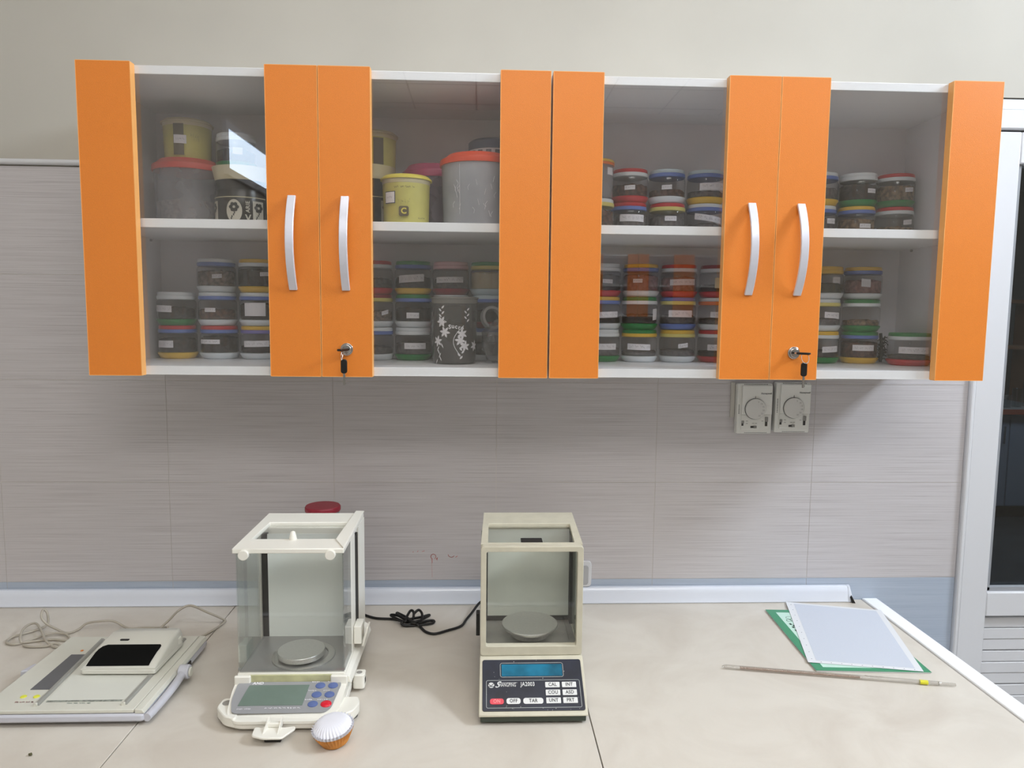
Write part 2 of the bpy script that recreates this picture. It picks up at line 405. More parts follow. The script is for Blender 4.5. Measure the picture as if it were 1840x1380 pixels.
# base cabinets under the worktop
t = thing('base_cabinet', 'white base cabinet run carrying the cream worktop', 'cabinet', (0, -.4, 0))
obj('carcass', box(XL+.002, 1.335, -.8, -.01, .1, .8615), M_white, t); obj('plinth', box(XL+.002, 1.3, -.75, -.02, 0, .1), M_black, t)
for i in range(6):
    d = obj('door', box(-1.49+.47*i, -1.49+.47*i+.463, -.82, -.8005, .11, .855), M_orange, t, bevel=.002)
    obj('handle', tube([(-1.09+.47*i, -.82, .8), (-1.09+.47*i, -.84, .78), (-1.09+.47*i, -.845, .73), (-1.09+.47*i, -.84, .68), (-1.09+.47*i, -.82, .66)], .007, k=4), M_handle, d)

# ============================================================ WALL CABINETS
CZ0, CZ1 = 1.498, 2.0985
def handle_bm(x, yf, z0=1.670, z1=1.8517):
    bm = bmesh.new(); n = 18; w_ = .008; rings = []
    for i in range(n+1):
        s = i/n; z = z0+(z1-z0)*s; y = yf-.0015-.027*(1-(2*s-1)**2)
        dy = -.027*(-2*(2*s-1)*2)/(z1-z0); t = Vector((0, dy, 1)).normalized(); nrm = Vector((0, -t.z, t.y))
        th = .0028
        p = Vector((x, y, z)); rings.append([bm.verts.new(p+q) for q in (Vector((-w_, 0, 0))-nrm*th, Vector((w_, 0, 0))-nrm*th, Vector((w_, 0, 0))+nrm*th, Vector((-w_, 0, 0))+nrm*th)])
    for a, b in zip(rings, rings[1:]):
        for j in range(4): bm.faces.new([a[j], a[(j+1) % 4], b[(j+1) % 4], b[j]])
    bm.faces.new(rings[0]); bm.faces.new(rings[-1])
    B(bm, x-.006, x+.006, yf-.003, yf-.0002, z0, z0+.012); B(bm, x-.006, x+.006, yf-.003, yf-.0002, z1-.012, z1)
    return bm
def wall_cabinet(x0, x1, yb, s, label, hx, lock, doors, z0=CZ0, z1=CZ1, name='wall_cabinet', grp=None):
    """s=-1: front faces -y ; yb = wall plane"""
    yf = yb+s*.3157; yc = yb+s*.297
    t = thing(name, label, 'cabinet', ((x0+x1)/2, yb, z0), grp)
    Y = lambda a, b: (min(a, b), max(a, b))
    th = .016; y_ = Y(yb+s*.003, yc)
    obj('side_panel', box(x0, x0+th, *y_, z0, z1), M_inner, t); obj('side_panel', box(x1-th, x1, *y_, z0, z1), M_inner, t)
    obj('top_panel', box(x0+th, x1-th, *y_, z1-.0175, z1-.001), M_white, t, bevel=.0008, seg=1)
    obj('bottom_panel', box(x0+th, x1-th, *y_, z0, z0+.018), M_white, t, bevel=.0008, seg=1)
    obj('back_panel', box(x0+th, x1-th, *Y(yb+s*.003, yb+s*.008), z0+.018, z1-.0175), M_inner, t)
    obj('shelf', box(x0+th, x1-th, *Y(yb+s*.008, yb+s*.29), 1.790+z0-CZ0, 1.808+z0-CZ0), M_white, t, bevel=.0008, seg=1)
    for yy in (-.06, -.24):
        zz = 1.786+z0-CZ0
        obj('shelf_pin', cyl((x0+th, yb-s*yy, zz), (x0+th+.004, yb-s*yy, zz), .003, 8), M_chrome, t); obj('shelf_pin', cyl((x1-th-.004, yb-s*yy, zz), (x1-th, yb-s*yy, zz), .003, 8), M_chrome, t)
    for i, (a0, a1, b0, b1) in enumerate(doors):
        d = obj('door', join(box(a0+.0007, a1, *Y(yf, yf-s*.018), z0+.0, z1), box(b0, b1-.0007, *Y(yf, yf-s*.018), z0, z1)), M_orange, t)
        bm = bmesh.new()
        for e in (a0+.0007, a1, b0, b1-.0007):
            q = .0009 if e in (a0+.0007, b0) else -.0009; o_ = -q*.12
            B(bm, min(e+o_, e+q), max(e+o_, e+q), *Y(yf+s*.0002, yf-s*.0181), z0, z1)
        for u, v in ((a0, a1), (b0, b1)):
            B(bm, u+.0015, v-.0015, *Y(yf+s*.0001, yf-s*.018), z1-.0005, z1+.0006); B(bm, u+.0015, v-.0015, *Y(yf+s*.0001, yf-s*.018), z0-.0006, z0+.0005)
        obj('edge_band', bm, M_orange_edge, d)
        obj('glass_pane', box(a1-.012, b0+.012, *Y(yf-s*.0182, yf-s*.0187), z0+.002, z1-.002), M_glass, d)
        if hx:
            obj('handle', handle_bm(hx[i], yf, 1.670+z0-CZ0, 1.8517+z0-CZ0), M_handle, d, smooth=30, bevel=.0012)
        if lock and lock[i]:
            lx = lock[i]; bm = cyl((lx, yf+.001, 1.553), (lx, yf-.004, 1.553), .0125, 28)
            join(bm, cyl((lx, yf-.004, 1.553), (lx, yf-.009, 1.553), .0095, 28)); obj('lock', bm, M_chrome, d, smooth=30, bevel=.0008)
    return t
DE = [-.4135, -.3105, -.0585, .0425, .1435, .396, .496, .599, .848, .9525, 1.051, 1.3015, 1.405]
wall_cabinet(-.4135, .4955, 0, -1, 'white wall cabinet with two orange framed glass doors, left unit', (-.010, .093), (None, .093),
             [(DE[0], DE[1], DE[2], DE[3]), (DE[3], DE[4], DE[5], .4955)])
wall_cabinet(.4985, 1.405, 0, -1, 'white wall cabinet with two orange framed glass doors, right unit beside the white door', (.901, 1.0015), (None, 1.0006),
             [(.4985, DE[7], DE[8], DE[9]), (DE[9], DE[10], DE[11], DE[12])])
obj_keep = []
for x0, sd_ in ((.98, 'left'), (1.875, 'right')):
    a = x0
    wall_cabinet(x0, x0+.89, YR, 1, 'orange framed wall cabinet across the room, %s one, seen as a glass reflection' % sd_, None, None,
                 [(a, a+.1, a+.345, a+.445), (a+.445, a+.545, a+.79, a+.89)], z0=1.6, z1=2.2, name='opposite_wall_cabinet', grp='cabinets across the room')

# keys hanging in the locks
def keys(lx, ring, sgn, label):
    yf = -.3157; t = thing('key_set', label, 'keys', (lx, yf-.009, 1.553), 'keys in the cabinet locks')
    # bow turned edge-on in the lock
    bm = hexa([(lx-.0016, yf-.009, 1.5515), (lx+.0016, yf-.009, 1.5515), (lx+.0016, yf-.009, 1.5545), (lx-.0016, yf-.009, 1.5545),
               (lx-.0016+sgn*.004, yf-.016, 1.5515), (lx+.0016+sgn*.004, yf-.016, 1.5515), (lx+.0016+sgn*.004, yf-.016, 1.5545), (lx-.0016+sgn*.004, yf-.016, 1.5545)])
    obj('key_blade', bm, M_chrome, t)
    mt = plane_m((lx+sgn*.010, yf-.026, 1.553), (sgn*.75, -.62, 0), (0, 0, 1))
    obj('key_bow', slab(rrect(-.013, .013, -.0022, .0022, .002), mt, -.005, .005), M_black, t, bevel=.001)
    rc = Vector((lx+sgn*.012, yf-.030, 1.544)); pts = [rc+Vector((.0095*cos(a)*ring, .004*sin(a), .0105*sin(a))) for a in [2*pi*i/16 for i in range(16)]]
    obj('key_ring', tube(pts, .0007, 6, 2, True), M_chrome, t, smooth=60)
    kx = lx+sgn*.013*ring
    bm = slab(rrect(-.0062, .0062, -.014, .014, .005), plane_m((kx, yf-.030, 1.521), (1, 0, 0), (0, 0, 1)), -.0022, .0022)
    obj('key_bow', bm, M_black, t, bevel=.001)
    bm = box(kx-.0018, kx+.0018, yf-.0312, yf-.0288, 1.484, 1.508)
    for i in range(4): B(bm, kx+.0018, kx+.0030-.0005*(i % 2), yf-.0310, yf-.0290, 1.486+i*.005, 1.489+i*.005)
    obj('key_blade', bm, mat('dull_key_metal', (140, 136, 130), .4, metal=.7), t)
keys(.093, .15, -.35, 'two black headed keys on a ring in the left cabinet lock')
keys(1.0006, .8, 1, 'two black headed keys on a ring in the right cabinet lock')

# ============================================================ JARS
COL = dict(red=(196, 34, 48), white=(222, 228, 232), blue=(98, 122, 190), yellow=(228, 186, 62), green=(26, 130, 62), orange=(226, 112, 34), pale=(196, 214, 222), pink=(214, 168, 176), lemon=(220, 208, 120), darkred=(140, 24, 44), purple=(120, 112, 176))
ML = {k: mat(k+'_plastic', v, .3) for k, v in COL.items()}
CON = dict(dark=((66, 54, 50), (20, 17, 18)), brown=((112, 78, 66), (48, 33, 30)), tan=((150, 124, 98), (84, 66, 50)), pink=((158, 108, 106), (112, 70, 70)), cream=((206, 192, 160), (188, 172, 140)),
           olive=((78, 74, 50), (44, 44, 32)), grey=((112, 106, 106), (80, 76, 78)), pebble=((150, 132, 120), (82, 66, 60)))
MCN = {k: mat(k+'_sample', v[0], .85, col2=v[1], scale=130 if k != 'cream' else 20, bump=1, detail=4) for k, v in CON.items()}
def shell(prof, n=36): return lathe(prof, n)
RJ = .0435
jar_base = lathe([(0, 0), (.034, 0), (.038, .002), (RJ, .011), (RJ, .0135), (.0415, .0145), (0, .0145)], 36)
jar_body = shell([(.0405, .0145), (.0420, .017), (.0425, .030), (.0425, .050), (.0415, .056), (.0375, .0585), (.0375, .0615)])
jar_rim = lathe([(0, .059), (.0405, .059), (.0418, .0605), (.0418, .0665), (.041, .0673), (0, .0673)], 36)
jar_top = lathe([(0, .0673), (.0398, .0673), (.0405, .0685), (.0400, .0745), (.0385, .0758), (0, .0758)], 36)
def tomesh(bm, nm, sm=35):
    bmesh.ops.recalc_face_normals(bm, faces=bm.faces); me = bpy.data.meshes.new(nm); bm.to_mesh(me); bm.free()
    me.polygons.foreach_set('use_smooth', [True]*len(me.polygons)); me.set_sharp_from_angle(angle=radians(sm)); return me
ME = dict(base=tomesh(jar_base, 'base'), body=tomesh(jar_body, 'body'), rim=tomesh(jar_rim, 'rim'), top=tomesh(jar_top, 'top'))
MV = {}
def variant(kind, mt):
    k = (kind, mt.name)
    if k not in MV: m = ME[kind].copy(); m.materials.clear(); m.materials.append(mt); MV[k] = m
    return MV[k]
def fill_mesh(cn, h):
    k = ('fill', cn, round(h, 3))
    if k in MV: return MV[k]
    rr = random.Random(hash((len(cn), int(h*1000)))); bm = lathe([(0, .015), (.0385, .015), (.040, .018), (.0402, h-.002), (.036, h), (.02, h+.0015), (0, h+.001)], 28)
    for v in bm.verts:
        if v.co.z > h-.004: v.co.z += rr.uniform(-.0022, .0022)
    m = tomesh(bm, 'fill', 50); m.materials.append(MCN[cn]); MV[k] = m; return m
def patch(R, a0, wd, z0, z1, tilt=0, n=8, off=.0004):
    """label curved round a jar; a0 = angle of centre from the -y side"""
    bm = bmesh.new(); prev = None
    for i in range(n+1):
        s = -wd/2+wd*i/n; a = -pi/2+a0+s/R; dz = tilt*s
        cur = [bm.verts.new(((R+off)*cos(a), (R+off)*sin(a), z+dz)) for z in (z0, z1)]
        if prev: bm.faces.new([prev[0], cur[0], cur[1], prev[1]])
        prev = cur
    return bm
def pen(R, a0, wd, zc, ht, tilt, seed, off=.0007, stroke=.0007):
    bm = bmesh.new()
    for pl in scribble(3, wd*.8, ht*.4, seed):
        for (x, z), (x2, z2) in zip(pl, pl[1:]):
            q = []
            for xx, zz in ((x, z), (x2, z2), (x2, z2+stroke), (x, z+stroke)):
                a = -pi/2+a0+xx/R; q.append(bm.verts.new(((R+off)*cos(a), (R+off)*sin(a), zc+zz+tilt*xx)))
            bm.faces.new(q)
    return bm
JN = [0]
def part(nm, me, parent):
    o = bpy.data.objects.new(nm, me); C.objects.link(o); o.parent = parent; return o
def jar(x, y, z, top, rim, base, cn, h, lab, label, grp, s=1, sz=1):
    JN[0] += 1
    t = thing('sample_jar', label, 'jar', (x, y, z), grp); t.scale = (s, s, sz)
    t.rotation_euler = (0, 0, random.uniform(-.05, .05))
    part('base_dish', variant('base', ML[base]), t)
    b = part('jar_body', variant('body', M_jar), t)
    part('lid_rim', variant('rim', ML[rim]), t); part('lid', variant('top', ML[top]), t)
    if cn: part('contents', fill_mesh(cn, h), t)
    if lab:
        ang, wd, zc, ht, tilt = lab[:5]; pm = lab[5] if len(lab) > 5 else M_paper
        l = obj('paper_label', patch(.0425, ang, wd, zc-ht/2, zc+ht/2, tilt), pm, t, local=True)
        if ht < .022: obj('handwriting', pen(.0425, ang, wd, zc, ht, tilt, JN[0]), M_ink, l, local=True)
    return t
M_lb = mat('beige_label', (214, 198, 160), .8)
W = (0, .050, .036, .014, 0); Wl = (-.35, .052, .037, .014, 0); S_ = (.25, .022, .036, .009, .08); SL = (-.2, .022, .038, .009, .05)
JY = -.056; P = .0762; Z0 = 1.5162; Z1 = 1.8082
Y0 = JY
rowsdef = [
 # door, shelf, stack position, x, [bottom..top] (lid, rim, base, contents, fill height, label)
 ('first', 'lower', 'left', -.343, [('red', 'blue', 'yellow', 'dark', .045, (-.35, .043, .034, .016, 0)), ('white', 'white', 'green', 'dark', .04, (-.45, .05, .038, .015, -.03))]),
 ('first', 'lower', 'middle', -.250, [('red', 'blue', 'white', 'dark', .05, (-.3, .052, .040, .010, 0)), ('white', 'blue', 'white', 'brown', .036, (-.05, .025, .036, .009, 0)), ('white', 'blue', 'white', 'pebble', .048, (.38, .021, .036, .009, .08))]),
 ('first', 'lower', 'right', -.158, [('yellow', 'purple', 'white', 'dark', .03, (.05, .06, .036, .014, .02)), ('white', 'blue', 'white', 'dark', .05, (.1, .048, .038, .03, 0)), ('yellow', 'white', 'yellow', 'dark', .052, (.6, .02, .042, .009, .06))]),
 ('second', 'lower', 'leftmost', .111, [('white', 'blue', 'white', 'grey', .03, None), ('darkred', 'lemon', 'white', 'pebble', .036, (.75, .018, .034, .009, .25)), ('red', 'white', 'red', 'grey', .035, None)]),
 ('second', 'lower', 'second', .200, [('white', 'white', 'green', 'grey', .04, (.22, .052, .034, .014, 0)), ('green', 'blue', 'white', 'dark', .045, (.02, .029, .028, .013, 0)), ('green', 'blue', 'yellow', 'dark', .04, (-.02, .062, .036, .017, .07))]),
 ('second', 'lower', 'third', .290, [('red', 'white', 'white', 'dark', .05, None), ('white', 'white', 'red', 'dark', .05, None), ('pink', 'pink', 'darkred', 'grey', .035, (.0, .068, .034, .013, .02))]),
 ('second', 'lower', 'rightmost', .378, [('blue', 'white', 'white', 'dark', .04, None), ('pale', 'blue', 'darkred', 'dark', .04, None), ('green', 'lemon', 'pale', 'cream', .052, None)]),
 ('third', 'lower', 'leftmost', .648, [('white', 'white', 'green', 'grey', .032, (.1, .055, .036, .014, 0)), ('yellow', 'blue', 'white', 'dark', .03, (.15, .058, .034, .014, .04)), ('white', 'white', 'red', 'dark', .05, (.1, .024, .035, .009, -.04))]),
 ('third', 'lower', 'second', .737, [('green', 'yellow', 'white', 'grey', .026, (-.2, .056, .036, .014, -.02)), ('green', 'white', 'green', 'dark', .035, (.85, .017, .036, .026, .1)), ('yellow', 'blue', 'white', 'pink', .05, (-.42, .022, .037, .009, 0))]),
 ('third', 'lower', 'third', .829, [('yellow', 'lemon', 'white', 'grey', .028, (.12, .023, .040, .010, .15)), ('blue', 'lemon', 'blue', 'grey', .034, (-.1, .058, .038, .016, -.01)), ('red', 'white', 'red', 'pink', .046, (.0, .064, .035, .014, .02))]),
 ('third', 'lower', 'rightmost', .921, [('red', 'white', 'red', 'dark', .026, (.0, .06, .036, .014, 0)), ('white', 'orange', 'white', 'grey', .026, (.05, .055, .036, .013, -.03)), ('darkred', 'white', 'red', 'dark', .03, (.1, .044, .034, .024, 0, M_lb))]),
 ('third', 'upper', 'leftmost', .706, [('red', 'blue', 'white', 'grey', .046, (.0, .06, .040, .016, -.01)), ('red', 'white', 'red', 'brown', .04, (-.15, .024, .032, .010, .06))]),
 ('third', 'upper', 'middle', .794, [('red', 'lemon', 'white', 'grey', .046, (.0, .027, .040, .011, 0)), ('pale', 'blue', 'white', 'brown', .03, (-.2, .023, .034, .010, .04))]),
 ('third', 'upper', 'rightmost', .884, [('white', 'blue', 'white', 'grey', .03, (.0, .066, .042, .014, -.16)), ('pale', 'blue', 'yellow', 'grey', .028, (.15, .066, .038, .016, .03))]),
 ('fourth', 'upper', 'leftmost', 1.157, [('white', 'blue', 'white', 'grey', .046, (.35, .024, .040, .012, 0)), ('white', 'blue', 'yellow', 'grey', .04, None)]),
 ('fourth', 'upper', 'middle', 1.250, [('yellow', 'blue', 'white', 'tan', .046, (.1, .027, .030, .010, 0)), ('white', 'white', 'green', 'dark', .05, (.28, .023, .034, .010, 0))]),
 ('fourth', 'upper', 'rightmost', 1.341, [('red', 'white', 'white', 'tan', .03, (.3, .024, .040, .011, .12)), ('red', 'white', 'green', 'tan', .048, (.3, .023, .038, .010, .1))]),
 ('fourth', 'lower', 'leftmost', 1.179, [('yellow', 'white', 'green', 'dark', .03, (.2, .04, .034, .014, .05)), ('white', 'lemon', 'white', 'grey', .03, (.2, .04, .038, .014, -.05)), ('yellow', 'yellow', 'white', 'olive', .036, (.2, .02, .044, .014, 0))]),
 ('fourth', 'lower', 'second', 1.274, [('green', 'blue', 'yellow', 'brown', .05, (-.25, .050, .038, .014, 0)), ('green', 'white', 'green', 'tan', .026, None), ('yellow', 'blue', 'white', 'pink', .044, (-.35, .020, .038, .018, -.1))]),
]
LV = {2: ['bottom', 'top'], 3: ['bottom', 'middle', 'top']}
for door, shelf, pos, x, st in rowsdef:
    for i, (top, rim, base, cn, h, lab) in enumerate(st):
        lid = top if top == rim else top+' and '+rim
        jar(x+random.uniform(-.0015, .0015), Y0+random.uniform(-.001, .001), (Z0 if shelf == 'lower' else Z1)+i*P, top, rim, base, cn, h, lab,
            '%s lidded jar, %s base, %s shelf behind %s door, %s stack, %s' % (lid, base, shelf, door, pos, LV[len(st)][i]), 'sample jars behind the %s door' % door)
jar(1.361, -.12, Z0, 'green', 'white', 'red', 'dark', .024, (-.28, .060, .036, .015, -.01), 'larger lone jar, green and white lid, red base, lower shelf by the right cabinet side', 'sample jars behind the fourth door', s=1.12, sz=1.0)

def vessel(name, label, cat, x, y, z, parts, grp=None):
    t = thing(name, label, cat, (x, y, z), grp)
    for nm, prof, mt in parts: obj(nm, lathe(prof, 40), mt, t, smooth=35, local=True)
    return t
# tall black bundle (brush) behind the lone jar
t = thing('black_brush', 'black bristly bundle between the second stack and the lone jar behind fourth door', 'brush', (1.335, -.045, Z0))
bm = tube([(0, 0, .002), (.002, 0, .03), (-.002, .002, .072)], .004, k=3); obj('stem', bm, M_black, t, local=True)
bm = bmesh.new()
for i in range(60):
    a = random.random()*6.28; z = random.uniform(.006, .058); r = random.uniform(.008, .017)
    tube([(0, 0, z), (r*.6*cos(a), r*.4*sin(a), z+.004), (r*cos(a), r*.6*sin(a), z+random.uniform(-.004, .01))], .0012, 4, 2, bm=bm)
stuff(obj('bristles', bm, M_black, t, local=True))

# ---- containers behind the first door, upper shelf
M_haze = thin_glass('milky_plastic', (.75, .75, .77), .8, haze=.32, hazecol=(190, 190, 196))
M_haze2 = thin_glass('frosted_plastic', (.8, .8, .8), .8, haze=.62, hazecol=(200, 202, 210))
M_hazep = thin_glass('pinkish_plastic', (.7, .62, .66), .8, haze=.45, hazecol=(150, 132, 146))
M_redlid = mat('salmon_red_plastic', (214, 84, 72), .4)
M_olid = mat('orange_red_plastic', (232, 78, 34), .3)
M_plid = mat('magenta_plastic', (188, 70, 112), .35)
M_slate = mat('slate_blue_plastic', (96, 104, 134), .4)
M_tin = mat('yellow_tub_plastic', (204, 196, 108), .45, var=.06, scale=20)
M_tinb = mat('cream_plastic', (208, 198, 164), .45)
M_print = mat('brown_print', (96, 84, 62), .6)
M_vt = mat('bright_yellow_plastic', (222, 206, 84), .4)
def canister(name, label, x, y, r, hb, lidh, ml, mb, fillh=0, cn='grey', lid_over=1.04):
    t = thing(name, label, 'canister', (x, y, Z1))
    obj('canister_body', lathe([(0, .001), (r*.93, .001), (r*.95, .004), (r, hb)], 48), mb, t, smooth=40, local=True)
    obj('lid', lathe([(0, hb), (r*lid_over, hb), (r*lid_over*1.01, hb+.002), (r*lid_over, hb+lidh*.5), (r*lid_over*.86, hb+lidh*.8), (r*lid_over*.8, hb+lidh), (0, hb+lidh)], 48), ml, t, smooth=40, local=True)
    if fillh:
        bm = lathe([(0, .002), (r*.91, .003), (r*.93, fillh), (r*.5, fillh+.004), (0, fillh+.006)], 40)
        for v in bm.verts:
            if v.co.z > fillh-.001: v.co.z += random.uniform(-.0015, .0015)
        obj('contents', bm, MCN[cn], t, smooth=60, local=True)
    return t
canister('storage_canister', 'milky canister with salmon red lid on the upper shelf behind first door', -.292, -.095, .072, .122, .024, M_redlid, M_haze, .055, 'pebble')
def tub(name, label, x, y, z, r, h, grp=None, front=True):
    t = thing(name, label, 'tub', (x, y, z), grp)
    b = obj('tub_body', lathe([(0, 0), (r*.9, 0), (r*.92, .003), (r*.96, h*.82)], 40), M_tin, t, smooth=40, local=True)
    obj('tub_collar', lathe([(r*.96, h*.82), (r*.975, h*.83), (r*.985, h*.91), (r*.9, h*.91)], 40), M_tinb, t, smooth=40, local=True)
    obj('lid', lathe([(0, h), (r*.9, h), (r*.98, h-.003), (r*1.05, h-.006), (r*1.05, h*.91), (0, h*.905)], 40), M_vt if front else M_tinb, t, smooth=40, local=True)
    return t
# upper yellowish tub stacked on the canister
t = tub('yellow_tub', 'pale yellow tub with brown print stacked on the salmon red lid', -.292, -.095, Z1+.1465, .052, .086, front=False)
lathe_r = .0505
obj('print_figure', patch(lathe_r, 0, .022, .006, .072, 0, off=.0006), M_print, t, local=True)
l = obj('paper_label', patch(lathe_r, .06, .026, .03, .048, -.03, off=.0012), M_paper, t, local=True)
obj('handwriting', pen(lathe_r, .06, .02, .039, .010, 0, 91, off=.0018), M_ink, l, local=True)
obj('handwriting', pen(lathe_r, .65, .022, .044, .03, -.3, 92, off=.0012, stroke=.0015), M_print, t, local=True)
# printed glass jars with cream bowls on top
M_pj = mat('black_glass_print_ground', (42, 38, 36), .3, var=.3, scale=60)
def printed_jar(x, y, label, bowl_label, R=.056):
    t = thing('printed_jar', label, 'jar', (x, y, Z1))
    obj('jar_body', lathe([(0, 0), (R*.97, 0), (R, .003), (R, .062), (R*.95, .072), (R*.95, .078), (0, .078)], 48), M_pj, t, smooth=40, local=True)
    obj('white_line', patch(R, 0, 2.6*R, .0605, .0622, 0, n=24, off=.0007), M_tinb, t, local=True)
    Mp = mat('cream_print', (200, 194, 178), .6)
    for a, k in ((-1.0, 1.0), (0.92, 1.0)):  # square panels
        obj('print_panel', patch(R, a, .026, .010, .054, 0, off=.0007), Mp, t, local=True)
    # oval panel
    bm = bmesh.new(); cv = bm.verts.new((0, -(R+.0008), .032)); ring = []
    for i in range(24):
        a = 2*pi*i/24; s = .0165*cos(a); th = -pi/2+s/R; ring.append(bm.verts.new(((R+.0008)*cos(th), (R+.0008)*sin(th), .032+.024*sin(a))))
    for i in range(24): bm.faces.new([cv, ring[i], ring[(i+1) % 24]])
    obj('print_panel', bm, Mp, t, local=True)
    # flowers on the panels: petals and stems
    bm = bmesh.new()
    for a0 in (-1.0, 0.0, .92):
        for i in range(6):
            an = i*pi/3; s = .0065*cos(an); z = .040+.0065*sin(an); th = -pi/2+a0+s/R
            c = Vector(((R+.0014)*cos(th), (R+.0014)*sin(th), z)); ex = Vector((-sin(th), cos(th), 0))
            vs = [bm.verts.new(c+ex*.0042*cos(b)+Vector((0, 0, .0042*sin(b)))) for b in [2*pi*j/8 for j in range(8)]]; bm.faces.new(vs)
        for i in range(5):
            zz = .034-.004*i; s = .002*sin(i*1.3)-.001*i; th = -pi/2+a0+s/R; c = Vector(((R+.0014)*cos(th), (R+.0014)*sin(th), zz)); ex = Vector((-sin(th), cos(th), 0))
            vs = [bm.verts.new(c+q) for q in (-ex*.0012, ex*.0012, ex*.0012+Vector((0, 0, -.0042)), -ex*.0012+Vector((0, 0, -.0042)))]; bm.faces.new(vs)
    obj('flower_print', bm, M_pj, t, local=True)
    if x < 0:
        # lettering round the right side, reading upwards
        th = -pi/2+.50; mt = plane_m(((R+.001)*cos(th), (R+.001)*sin(th), .017), (-sin(th), cos(th), 0), (0, 0, 1))
        bm = text_bm('V', .019, mt, .0008, bold=.0006); th2 = -pi/2+.50
        mt2 = plane_m(((R+.001)*cos(th2), (R+.001)*sin(th2), .041), (0, 0, 1), (sin(th2), -cos(th2), 0))
        join(bm, text_bm('ARIE', .0115, mt2, .0008, bold=.0003)); obj('lettering', bm, Mp, t, local=True)
    b = thing('cream_bowl', bowl_label, 'bowl', (x, y, Z1+.0785))
    obj('bowl_body', lathe([(0, 0), (R*.9, 0), (R*.94, .006), (R*1.0, .02)], 40), M_pj if x > 0 else M_pj, b, smooth=40, local=True)
    obj('bowl_lid', lathe([(0, .0202), (R*.98, .0202), (R*1.0, .024), (R*1.08, .046), (R*1.1, .049), (0, .0485)], 40), M_tinb, b, smooth=40, local=True)
printed_jar(-.168, -.12, 'dark glass jar with cream flower print and lettering behind first door', 'cream lidded bowl stacked on the lettered flower jar behind first door')
printed_jar(.112, -.16, 'dark glass jar with cream flower print behind the yellow tub, second door', 'cream lidded bowl stacked on the flower jar behind second door')
jar(-.185, -.10, Z1+.1285, 'white', 'white', 'green', 'dark', .04, (.35, .02, .036, .014, 0), 'white lidded jar with green base on the cream bowl behind first door', 'sample jars behind the first door')
t = tub('yellow_tub', 'pale yellow tub with brown print stacked on the cream bowl behind second door', .118, -.10, Z1+.1285, .052, .086, front=False)
obj('print_figure', patch(lathe_r, .35, .022, .004, .068, 0, off=.0006), M_print, t, local=True)
# second door upper shelf, front row
t = tub('yellow_tub', 'bright yellow tub with yellow rimmed lid at the front of second door shelf', .204, -.235, Z1, .0505, .097)
Rt = .0492
obj('paper_label', patch(Rt, -.62, .026, .038, .062, 0, off=.0008), mat('slate_ink', (70, 74, 92), .6), t, local=True)
l = obj('paper_label', patch(Rt, -.62, .023, .0395, .0605, 0, off=.0012), M_paper, t, local=True)
obj('handwriting', pen(Rt, -.62, .018, .05, .010, 0, 77, off=.0018), M_ink, l, local=True)
mt = plane_m((0, -(Rt+.0008), .022), (1, 0, 0), (0, 0, 1))
bm = slab(rrect(-.010, .010, -.010, .010, .004), mt, 0, .0012); obj('print_badge', bm, M_print, t, local=True)
obj('lettering', text_bm('C', .016, mt, .0016, bold=.0005), M_vt, t, local=True)
obj('handwriting', pen(Rt, 0, .05, .070, .008, 0, 78, off=.0012, stroke=.0011), M_print, t, local=True)
obj('print_figure', pen(Rt, .0, .03, .042, .024, 0, 79, off=.0012, stroke=.0011), M_print, t, local=True)
obj('handwriting', pen(Rt, .75, .02, .009, .007, 0, 80, off=.0012, stroke=.0013), M_print, t, local=True)
canister('storage_canister', 'pinkish canister with magenta lid between yellow tub and orange lidded canister', .250, -.085, .068, .116, .030, M_plid, M_hazep, 0)
t = canister('storage_canister', 'tall frosted canister with orange red lid at the front of second door shelf', .352, -.205, .077, .124, .022, M_olid, M_haze2, .05, 'grey')
bm = bmesh.new()
for i in range(26):
    a = random.uniform(-.9, .9); z = random.uniform(.01, .09); r = .0765+.001*z/.1
    th = -pi/2+a; p = [Vector((r*cos(th+s*.02*random.choice((-1, 1))), r*sin(th+s*.02), z+s*.006)) for s in (0, 1, 2)]; tube(p, .0004, 4, 1, bm=bm)
tube([(.075*cos(-pi/2-.5), .0755*sin(-pi/2-.5), .02), (.077*cos(-pi/2-.5), .077*sin(-pi/2-.5), .12)], .0005, 4, 1, bm=bm)
stuff(obj('white_scratches', bm, M_paper, t, local=True))
t = thing('storage_canister', 'clear canister with slate blue lid behind the orange red lidded canister', 'canister', (.385, -.07, Z1))
obj('canister_body', lathe([(0, .001), (.052, .001), (.055, .005), (.057, .185)], 40), M_haze, t, smooth=40, local=True)
obj('lid', lathe([(0, .185), (.054, .185), (.056, .188), (.056, .203), (.050, .208), (0, .208)], 40), M_slate, t, smooth=40, local=True)
for i in range(9): obj('white_bar', patch(.057, -1.4+.35*i, .008, .158, .183, 0, 2, off=.0006), M_paper, t, local=True)
obj('white_band', patch(.057, 0, .17, .181, .184, 0, 20, off=.0008), M_paper, t, local=True)
# third door, upper left: tall jar half hidden by the orange stile
t = thing('storage_canister', 'clear jar with yellow and orange lid half hidden at left of third door', 'canister', (.618, -.11, Z1+.078))
obj('canister_body', lathe([(0, .001), (.036, .001), (.038, .004), (.0385, .072)], 32), M_haze, t, smooth=40, local=True)
obj('lid', lathe([(0, .085), (.038, .084), (.041, .080), (.041, .078), (0, .0775)], 32), ML['yellow'], t, smooth=40, local=True)
obj('lid_rim', lathe([(0, .0722), (.0405, .0722), (.0405, .0775), (0, .0775)], 32), ML['orange'], t, smooth=40, local=True)
obj('paper_label', patch(.0385, .8, .02, .05, .066, 0), M_paper, t, local=True)
jar(.618, -.11, Z1, 'white', 'lemon', 'white', 'brown', .05, None, 'white lidded brown filled jar half hidden under the yellow lidded jar, third door', 'sample jars behind the third door')

